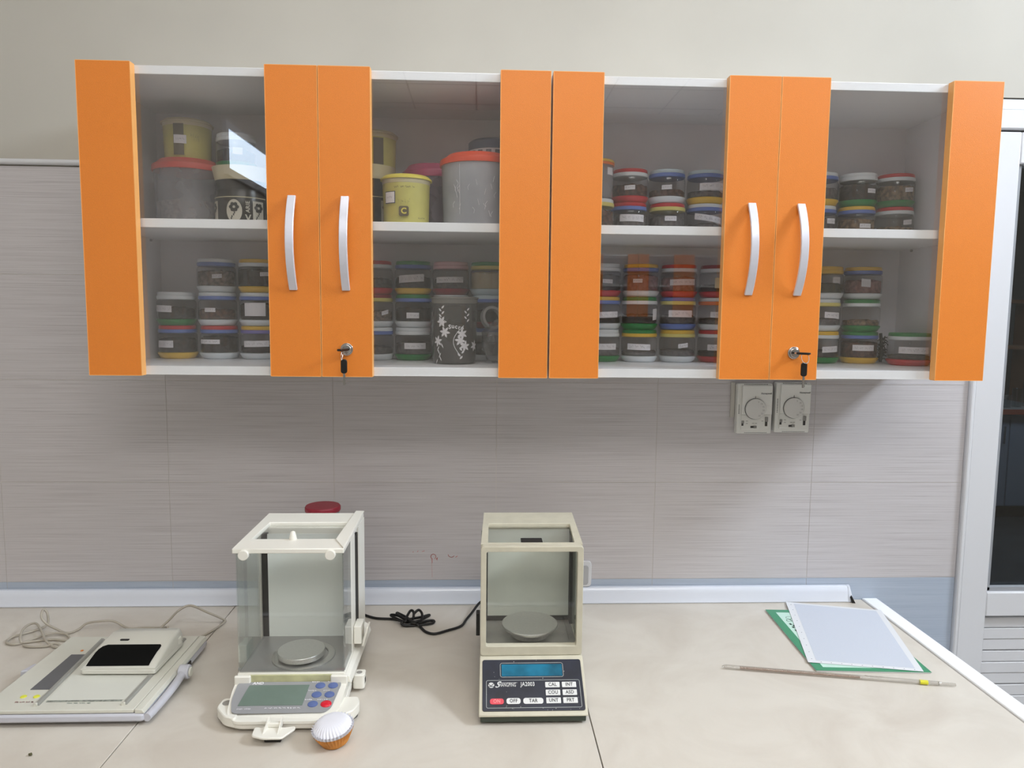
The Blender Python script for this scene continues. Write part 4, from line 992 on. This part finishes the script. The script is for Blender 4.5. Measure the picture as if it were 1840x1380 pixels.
# side walls: frame posts with dark slot and pale side pane
for s, x0 in ((-1, FX0), (1, FX1)):
    i0, i1 = (x0, x0+.004) if s < 0 else (x0-.0035, x0+.001)
    fx = lambda x: x
    obj('side_pane', box(i0+.001, i1-.001, -.4445, -.326, .9815, 1.184), thin_glass('side_beige_glass', (.7, .72, .68), 1.5, haze=.5, hazecol=(178, 182, 168)), Bq)
    obj('side_handle', box(*((x0-.0085, x0-.001) if s < 0 else (x0+.0015, x0+.0095)), -.392, -.374, .990, 1.036), M_black, Bq, bevel=.001)
obj('rear_column', hexa([(.3652, -.300, .9815), (.5586, -.300, .9815), (.5625, -.224, .9815), (.3690, -.224, .9815), (.3652, -.300, 1.184), (.5586, -.300, 1.184), (.5625, -.224, 1.184), (.3690, -.224, 1.184)]), M_beige, Bq, bevel=.002)
obj('back_plate', box(.3775, .5480, -.304, -.3005, .9935, 1.180), mat('grey_green_plate', (214, 217, 206), .5, var=.05, scale=12), Bq)
obj('dark_slot', box(.5482, .5560, -.325, -.3005, .9835, 1.180), M_drk, Bq)
obj('dark_slot', box(.3665, .3773, -.303, -.3005, .9835, 1.180), M_drk, Bq)
obj('dark_slot', box(.3775, .5482, -.304, -.3005, .9835, .9925), M_drk, Bq)
obj('floor_plate', box(.3672, .5520, -.4445, -.3055, .9812, .9832), mat('worn_steel_plate', (172, 168, 162), .38, metal=.4, var=.12, scale=15), Bq)
obj('weighing_pan', lathe([(0, 1.006), (.040, 1.001), (.0425, 1.003), (.0545, 1.0085), (.0558, 1.0125), (.0550, 1.0145), (.050, 1.0138), (0, 1.0132)], 56, (.4610, -.3880, -.0)), M_steel, Bq, smooth=30)
obj('pan_skirt', lathe([(.034, .9925), (.0385, .9925), (.0395, 1.001), (.034, 1.003)], 48, (.4610, -.3880, 0)), M_steel, Bq, smooth=30)
obj('pan_stem', cyl((.461, -.388, .9832), (.461, -.388, 1.002), .020), M_drk, Bq)
obj('bubble_level', lathe([(0, .9834), (.007, .9834), (.0072, .986), (.005, .9875), (0, .9878)], 24, (.5405, -.434, 0)), M_chrome, Bq, smooth=60)
for z in (1.012, .995): obj('side_screw', cyl((.5515, -.432, z), (.549, -.432, z), .003, 12), M_drk, Bq)

# ============================================================ FLAT SCALE WITH DISPLAY UNIT ON THE LEFT
D = thing('flat_scale', 'flat off white instrument tray with rails and side lever at the left', 'instrument', (-.37, -.42, .9))
M_dev = mat('offwhite_tray', (214, 212, 200), .42, var=.03, scale=10); M_devs = mat('silver_grey_trim', (196, 196, 204), .35); M_dsh = mat('rail_grey', (150, 149, 142), .45)
for x, y in ((-.49, -.5), (-.25, -.5), (-.49, -.28), (-.25, -.28)): obj('foot', cyl((x, y, .9003), (x, y, .909), .011, 16), mat('grey_foot', (96, 94, 90), .6), D)
obj('base_tray', prism(rpoly([(-.514, -.547), (-.226, -.547), (-.224, -.250), (-.512, -.250)], .008), .9085, .9235), M_devs, D, bevel=.004)
obj('seam', box(-.512, -.234, -.5415, -.252, .9235, .9245), M_drk, D)
obj('top_plate', prism(rpoly([(-.512, -.5445), (-.243, -.5445), (-.241, -.252), (-.510, -.252)], .004), .9245, .931), M_dev, D, bevel=.0012)
obj('side_frame', hexa([(-.2415, -.545, .9236), (-.2245, -.545, .9236), (-.2235, -.252, .9236), (-.2395, -.252, .9236), (-.2415, -.545, .9315), (-.2285, -.545, .9305), (-.2270, -.252, .9305), (-.2395, -.252, .9315)]), M_dev, D, bevel=.001)
for xa, xb in ((-.4175, -.4345), (-.266, -.2655)):
    obj('rail', hexa([(xa-.005, -.528, .9311), (xa+.004, -.528, .9311), (xb+.004, -.268, .9311), (xb-.005, -.268, .9311), (xa-.004, -.528, .9345), (xa+.001, -.528, .9345), (xb+.001, -.268, .9345), (xb-.004, -.268, .9345)]), M_dsh, D)
    obj('rail_end', cyl((xa-.002, -.531, .933), (xa-.002, -.5265, .933), .003, 12), M_dev, D)
obj('glass_platen', hexa([(-.4110, -.512, .9311), (-.2720, -.512, .9311), (-.2715, -.275, .9311), (-.4270, -.275, .9311), (-.4110, -.512, .9318), (-.2720, -.512, .9318), (-.2715, -.275, .9318), (-.4270, -.275, .9318)]), mat('pale_platen', (216, 216, 206), .15), D)
obj('platen_mark', box(-.409, -.277, -.517, -.5125, .9312, .9318), mat('grey_green_mark', (160, 164, 154), .5, var=.3, scale=200), D)
obj('display_strip', hexa([(-.4625, -.473, .9311), (-.4265, -.473, .9311), (-.4365, -.335, .9311), (-.4640, -.335, .9311), (-.4625, -.473, .9317), (-.4265, -.473, .9317), (-.4365, -.335, .9317), (-.4640, -.335, .9317)]), mat('slate_grey_strip', (98, 98, 100), .4), D)
for x in (-.4595, -.4365): obj('yellow_dot', lathe([(0, .9311), (.0055, .9311), (.005, .9322), (0, .9325)], 20, (x, -.4975, 0)), mat('yellow_dot', (222, 222, 70), .5), D)
obj('orange_dot', lathe([(0, .9311), (.003, .9311), (.0026, .9322), (0, .9325)], 16, (-.452, -.318, 0)), mat('orange_led', (220, 130, 60), .4), D)
bm = ribbon(scribble(3, .03, .003, 5), .0012, Matrix.Translation((-.448, -.516, .9312))); obj('panel_marks', bm, mat('faded_pink', (206, 158, 156), .7), D)
obj('panel_marks', ribbon(scribble(3, .04, .002, 6), .0010, Matrix.Translation((-.350, -.522, .9312))), mat('faded_green', (150, 170, 158), .7), D)
# side lever on the right
lv = obj('side_lever', tube([(-.222, -.543, .915), (-.218, -.500, .9165), (-.2155, -.44, .920), (-.2155, -.405, .925)], .0075, 12, 6, flat=1.0), M_devs, D, smooth=60)
pv = obj('lever_pivot', cyl((-.2235, -.398, .925), (-.204, -.398, .925), .0135, 28), M_devs, D, bevel=.002)
obj('pivot_cap', cyl((-.2039, -.398, .925), (-.2005, -.398, .925), .009, 24), M_dev, pv, bevel=.001)
obj('side_slot', box(-.2238, -.222, -.365, -.345, .912, .922), M_drk, D)
obj('corner_ear', hexa([(-.530, -.395, .915), (-.512, -.395, .915), (-.512, -.365, .915), (-.522, -.365, .915), (-.528, -.395, .928), (-.512, -.395, .928), (-.512, -.365, .928), (-.520, -.365, .928)]), M_devs, D, bevel=.002)
# display unit on the tray
U = thing('display_unit', 'off white box with black sloping window resting on the flat tray', 'instrument', (-.33, -.37, .932))
M_unit = mat('offwhite_unit', (220, 218, 208), .25)
zb = .9348
obj('unit_base', prism(rpoly([(-.3985, -.424), (-.2580, -.426), (-.255, -.300), (-.398, -.298)], .006), zb, zb+.008), M_unit, U, bevel=.001)
# shell: stepped wedge with rounded back
def secs():
    # y, x0, x1, ztop
    return [(-.4235, -.398, -.259, zb+.0115), (-.416, -.397, -.2585, zb+.0145), (-.385, -.3945, -.2570, zb+.026), (-.350, -.3925, -.2565, zb+.0350), (-.325, -.390, -.256, zb+.0385), (-.302, -.387, -.257, zb+.036), (-.290, -.384, -.260, zb+.022)]
bm = bmesh.new(); rings = []
for y, x0, x1, z in secs():
    zz0 = zb+.0082; r = min(.007, (z-zz0)*.6)
    rings.append([bm.verts.new(p) for p in ((x0, y, zz0), (x0, y, z-r), (x0+r*.4, y, z-r*.3), (x0+r, y, z), (x1-r, y, z), (x1-r*.4, y, z-r*.3), (x1, y, z-r), (x1, y, zz0))])
for a, b in zip(rings, rings[1:]):
    for k in range(8): bm.faces.new([a[k], a[(k+1) % 8], b[(k+1) % 8], b[k]])
bm.faces.new(rings[0]); bm.faces.new(rings[-1])
sh = obj('unit_shell', bm, M_unit, U, smooth=45)
def ztop(y):
    S = secs()
    for (ya, _, _, za), (yb_, _, _, zb_) in zip(S, S[1:]):
        if ya <= y <= yb_: return za+(zb_-za)*(y-ya)/(yb_-ya)
    return S[-1][3]
bm = bmesh.new(); prev = None
for i, (y, x0, x1) in enumerate(((-.4195, -.390, -.272), (-.410, -.390, -.272), (-.398, -.389, -.271), (-.388, -.388, -.270), (-.3785, -.386, -.2685), (-.371, -.382, -.2685), (-.3665, -.374, -.272))):
    cur = [bm.verts.new((x, y, ztop(y)+.0010)) for x in (x0, x1)]
    if prev: bm.faces.new([prev[0], prev[1], cur[1], cur[0]])
    prev = cur
obj('black_window', bm, mat('matt_black_window', (10, 10, 10), .8, spec=.15), U)
obj('sensor_slot', prism(rrect(-.3575, -.3395, -.3545, -.349, .0025), ztop(-.352)-.0008, ztop(-.352)+.001), M_black, U)
obj('rear_cheek', prism(rpoly([(-.283, -.325), (-.262, -.335), (-.252, -.315), (-.268, -.286)], .004), zb+.009, zb+.022), M_unit, U, bevel=.003)

# ---- cables
c1 = [(-.3122, -.2382, .945), (-.3276, -.2166, .935), (-.351, -.1853, .92), (-.34, -.164, .93), (-.3353, -.1263, .935), (-.3144, -.1098, .94), (-.2713, -.1251, .93), (-.2392, -.1167, .91), (-.2338, -.1215, .904), (-.2474, -.1719, .9035), (-.267, -.2111, .904), (-.2785, -.2300, .910), (-.2879, -.2440, .918)]
c2 = [(-.351, -.1853, .92), (-.3723, -.1626, .91), (-.4048, -.1485, .904), (-.4386, -.1509, .904), (-.4764, -.1377, .915), (-.4998, -.1472, .92), (-.5324, -.1472, .915), (-.5481, -.1547, .904), (-.5624, -.1735, .904), (-.5901, -.1655, .91), (-.6157, -.1588, .92), (-.6282, -.1553, .935), (-.6325, -.1387, .945), (-.6234, -.1401, .935), (-.6243, -.142, .91), (-.6415, -.161, .905), (-.6583, -.1795, .905), (-.6721, -.195, .904), (-.6652, -.2196, .904), (-.6378, -.2255, .904), (-.6089, -.1936, .906), (-.5885, -.1829, .908), (-.5625, -.1818, .906), (-.538, -.2058, .904), (-.5452, -.2111, .904), (-.5808, -.205, .904), (-.6268, -.2177, .904), (-.6325, -.2234, .908), (-.6447, -.2059, .912), (-.6579, -.1713, .915), (-.6561, -.1479, .915), (-.6451, -.1459, .914), (-.6171, -.1769, .912), (-.585, -.2178, .91), (-.5654, -.2338, .906), (-.5473, -.2431, .904), (-.5435, -.2353, .904), (-.5564, -.2329, .908), (-.571, -.2374, .904), (-.6033, -.2394, .904), (-.6233, -.2311, .904)]
t = thing('grey_cable', 'tangled grey cable lying on the worktop behind the display unit', 'cable', (-.45, -.17, .9))
obj('cable_loop', tube(c1, .0026, 8, 6), M_gcable, t, smooth=60)
obj('cable_tangle', tube(c2, .0026, 8, 6), M_gcable, t, smooth=60)
c3 = [(.075, -.0700, .906), (.0849, -.0844, .905), (.1142, -.1039, .905), (.149, -.1089, .905), (.1687, -.1202, .907), (.1911, -.1353, .908), (.2156, -.1341, .91), (.2374, -.114, .912), (.2407, -.1045, .912), (.221, -.1215, .914), (.1966, -.1383, .916), (.1808, -.1473, .912), (.1886, -.149, .906), (.2167, -.1465, .906), (.2483, -.1379, .906), (.2543, -.1302, .908), (.2439, -.1315, .91), (.2106, -.1509, .912), (.19, -.1366, .914), (.1682, -.1158, .916), (.1502, -.1076, .914), (.165, -.1222, .912), (.1886, -.1482, .915), (.1908, -.1318, .92), (.1978, -.1109, .926), (.2049, -.116, .924), (.2068, -.1368, .918), (.2062, -.1162, .92), (.216, -.108, .926), (.2247, -.118, .922), (.2249, -.1365, .915), (.2106, -.1508, .916), (.1789, -.1301, .918), (.1648, -.1091, .92), (.1893, -.1303, .918), (.2144, -.1494, .91), (.2239, -.1557, .906), (.2386, -.1804, .905), (.2595, -.1912, .905), (.2864, -.1754, .905), (.3175, -.1521, .905), (.3296, -.1176, .906), (.3424, -.0886, .91), (.361, -.0523, .92), (.3800, -.045, .925), (.400, -.06, .925), (.420, -.13, .93), (.42, -.2105, .945)]
tag(obj('power_cable', tube([(x, y, z-.0015 if z < .93 else z) for x, y, z in c3], .0031, 8, 6), M_cable, smooth=60), 'black power cable bundled in a knot between the two balances', 'cable')

# ============================================================ PAPERS, PIPETTE, CRUMB
bk = thing('green_notebook', 'green bordered notebook lying under the graph paper', 'notebook', (1.17, -.22, .9005))
pb_ = [(1.0679, -.0705), (1.0529, -.378), (1.2885, -.3920), (1.300, -.083)]
def quad_in(P4, a, b, c, d):
    f = lambda u, v: tuple((1-v)*((1-u)*P4[0][i]+u*P4[3][i])+v*((1-u)*P4[1][i]+u*P4[2][i]) for i in (0, 1))
    return [f(a, c), f(a, d), f(b, d), f(b, c)]
obj('pages', prism(quad_in(pb_, .004, .996, .004, .997), .9006, .9032), M_paper, bk)
obj('cover', prism(pb_, .9033, .9038), mat('green_cover', (62, 142, 104), .4), bk)
obj('cover_panel', prism(quad_in(pb_, .085, .93, .055, .955), .9038, .9040), mat('mint_panel', (196, 226, 212), .45), bk)
bm = bmesh.new()
for i in range(7):
    for j in range(5):
        if (i+j) % 2: continue
        q = quad_in(pb_, .12+i*.022, .142+i*.022, .26+j*.028, .288+j*.028); vs = [bm.verts.new((x, y, .9042)) for x, y in q]; bm.faces.new(vs)
for cx, cy, r in ((.17, .16, .02), (.20, .20, .024), (.15, .21, .018)):
    P_ = quad_in(pb_, cx, cx+.01, cy, cy+.01)[0]; ribbon([arc(P_[0], P_[1], r*.35, 0, 330, 12)], .0009, Matrix.Translation((0, 0, .9042)), bm)
obj('cover_drawing', bm, mat('dark_green_print', (40, 70, 58), .6), bk)
P_ = quad_in(pb_, .05, .06, .9, .91)[0]; obj('cover_mark', ribbon(scribble(2, .012, .006, 9), .001, Matrix.Translation((P_[0], P_[1]+.004, .9040))), M_paper, bk)
# graph paper
def graph_mat():
    m = bpy.data.materials.new('graph_paper_print'); m.use_nodes = True; nt = m.node_tree; b = nt.nodes['Principled BSDF']; L = nt.links.new
    tc = nt.nodes.new('ShaderNodeTexCoord'); mp = nt.nodes.new('ShaderNodeMapping'); mp.inputs['Rotation'].default_value = (0, 0, radians(15)); L(tc.outputs['Object'], mp.inputs[0])
    sp = nt.nodes.new('ShaderNodeSeparateXYZ'); L(mp.outputs[0], sp.inputs[0]); acc = None
    for ax in (0, 1):
        a = nt.nodes.new('ShaderNodeMath'); a.operation = 'MULTIPLY'; a.inputs[1].default_value = 500; L(sp.outputs[ax], a.inputs[0])
        f = nt.nodes.new('ShaderNodeMath'); f.operation = 'FRACT'; L(a.outputs[0], f.inputs[0])
        g = nt.nodes.new('ShaderNodeMath'); g.operation = 'LESS_THAN'; g.inputs[1].default_value = .22; L(f.outputs[0], g.inputs[0])
        if acc: h = nt.nodes.new('ShaderNodeMath'); h.operation = 'MAXIMUM'; L(acc.outputs[0], h.inputs[0]); L(g.outputs[0], h.inputs[1]); acc = h
        else: acc = g
    mx = nt.nodes.new('ShaderNodeMix'); mx.data_type = 'RGBA'; mx.inputs['A'].default_value = srgb((206, 209, 217)); mx.inputs['B'].default_value = srgb((182, 190, 206))
    L(acc.outputs[0], mx.inputs['Factor']); L(mx.outputs['Result'], b.inputs['Base Color']); b.inputs['Roughness'].default_value = .7
    return m
gp = [(1.1377, -.0261), (1.0509, -.3452), (1.2721, -.3906), (1.3538, -.0822)]
gt = thing('graph_paper', 'sheet of pale blue graph paper lying on the green notebook', 'paper', (1.21, -.21, .9045))
obj('sheet', prism(gp, .9046, .9052), mat('sheet_white', (218, 219, 222), .7), gt)
obj('grid_print', prism(quad_in(gp, .08, .94, .03, .965), .9052, .9054), graph_mat(), gt)
bm = bmesh.new()
for i in range(10):
    for (u, v) in ((.045, .05+.1*i), (.12+.09*i, .985)):
        P_ = quad_in(gp, u, u+.01, min(v, .99), 1)[0]; B(bm, P_[0]-.0006, P_[0]+.0006, P_[1]-.0008, P_[1]+.0008, .9052, .9055)
obj('scale_marks', bm, M_ink, gt)
# pipette
t = thing('glass_pipette', 'long graduated glass pipette with yellow band in front of the papers', 'pipette', (1.08, -.40, .9))
p0 = Vector((.8630, -.3600, .9052)); p1 = Vector((1.3031, -.4450, .9052)); L_ = (p1-p0); at = lambda s: p0+L_*s
rad = lambda s: .0016+(.0042-.0016)*min(1, s/.07) if s < .94 else (.0042-(s-.94)*.0)
M_pip = thin_glass('pipette_glass', (.86, .85, .83), 2.0, haze=.12, hazecol=(210, 205, 198))
obj('glass_tube', tube([at(s) for s in (0, .03, .07, .2, .4, .6, .8, .93)], .0042, 16, 3, rf=lambda s: .0016+.0026*min(1, s/.08)), M_pip, t, smooth=60)
obj('mouth_end', tube([at(.931), at(.945), at(.96), at(1)], .0034, 16, 3, rf=lambda s: .0042-.0012*min(1, s*3)), M_pip, t, smooth=60)
obj('yellow_band', cyl(at(.852), at(.885), .0045, 20), mat('yellow_band', (214, 208, 40), .4), t)
obj('bore', cyl(at(.08), at(.60), .0024, 12), thin_glass('brown_bore', (.80, .68, .60), .3, haze=.25, hazecol=(160, 128, 108)), t)
bm = bmesh.new(); nx = L_.normalized(); sd = Vector((-nx.y, nx.x, 0))
for i in range(50):
    s = .08+.52*i/50; c = at(s); wv = .0035 if i % 5 == 0 else .002
    q = [c+Vector((0, 0, .0043))+nx*.0003, c+Vector((0, 0, .0043))-nx*.0003, c-sd*wv+Vector((0, 0, .0037))-nx*.0003, c-sd*wv+Vector((0, 0, .0037))+nx*.0003]
    bm.faces.new([bm.verts.new(v) for v in q])
ribbon(scribble(3, .035, .003, 12), .0006, plane_m(tuple(at(.66)+Vector((0, 0, .0043))), tuple(nx), tuple(sd)), bm)
obj('graduations', bm, mat('brown_graduation', (112, 84, 70), .6), t)
bm = bmesh.new(); bmesh.ops.create_icosphere(bm, subdivisions=2, radius=.0028)
for v in bm.verts: v.co *= random.uniform(.7, 1.25)
bmesh.ops.translate(bm, verts=bm.verts, vec=(-.3712, -.6269, .9026))
tag(obj('crumb', bm, mat('olive_crumb', (88, 84, 56), .8)), 'tiny olive crumb on the worktop in front of the flat tray', 'crumb')
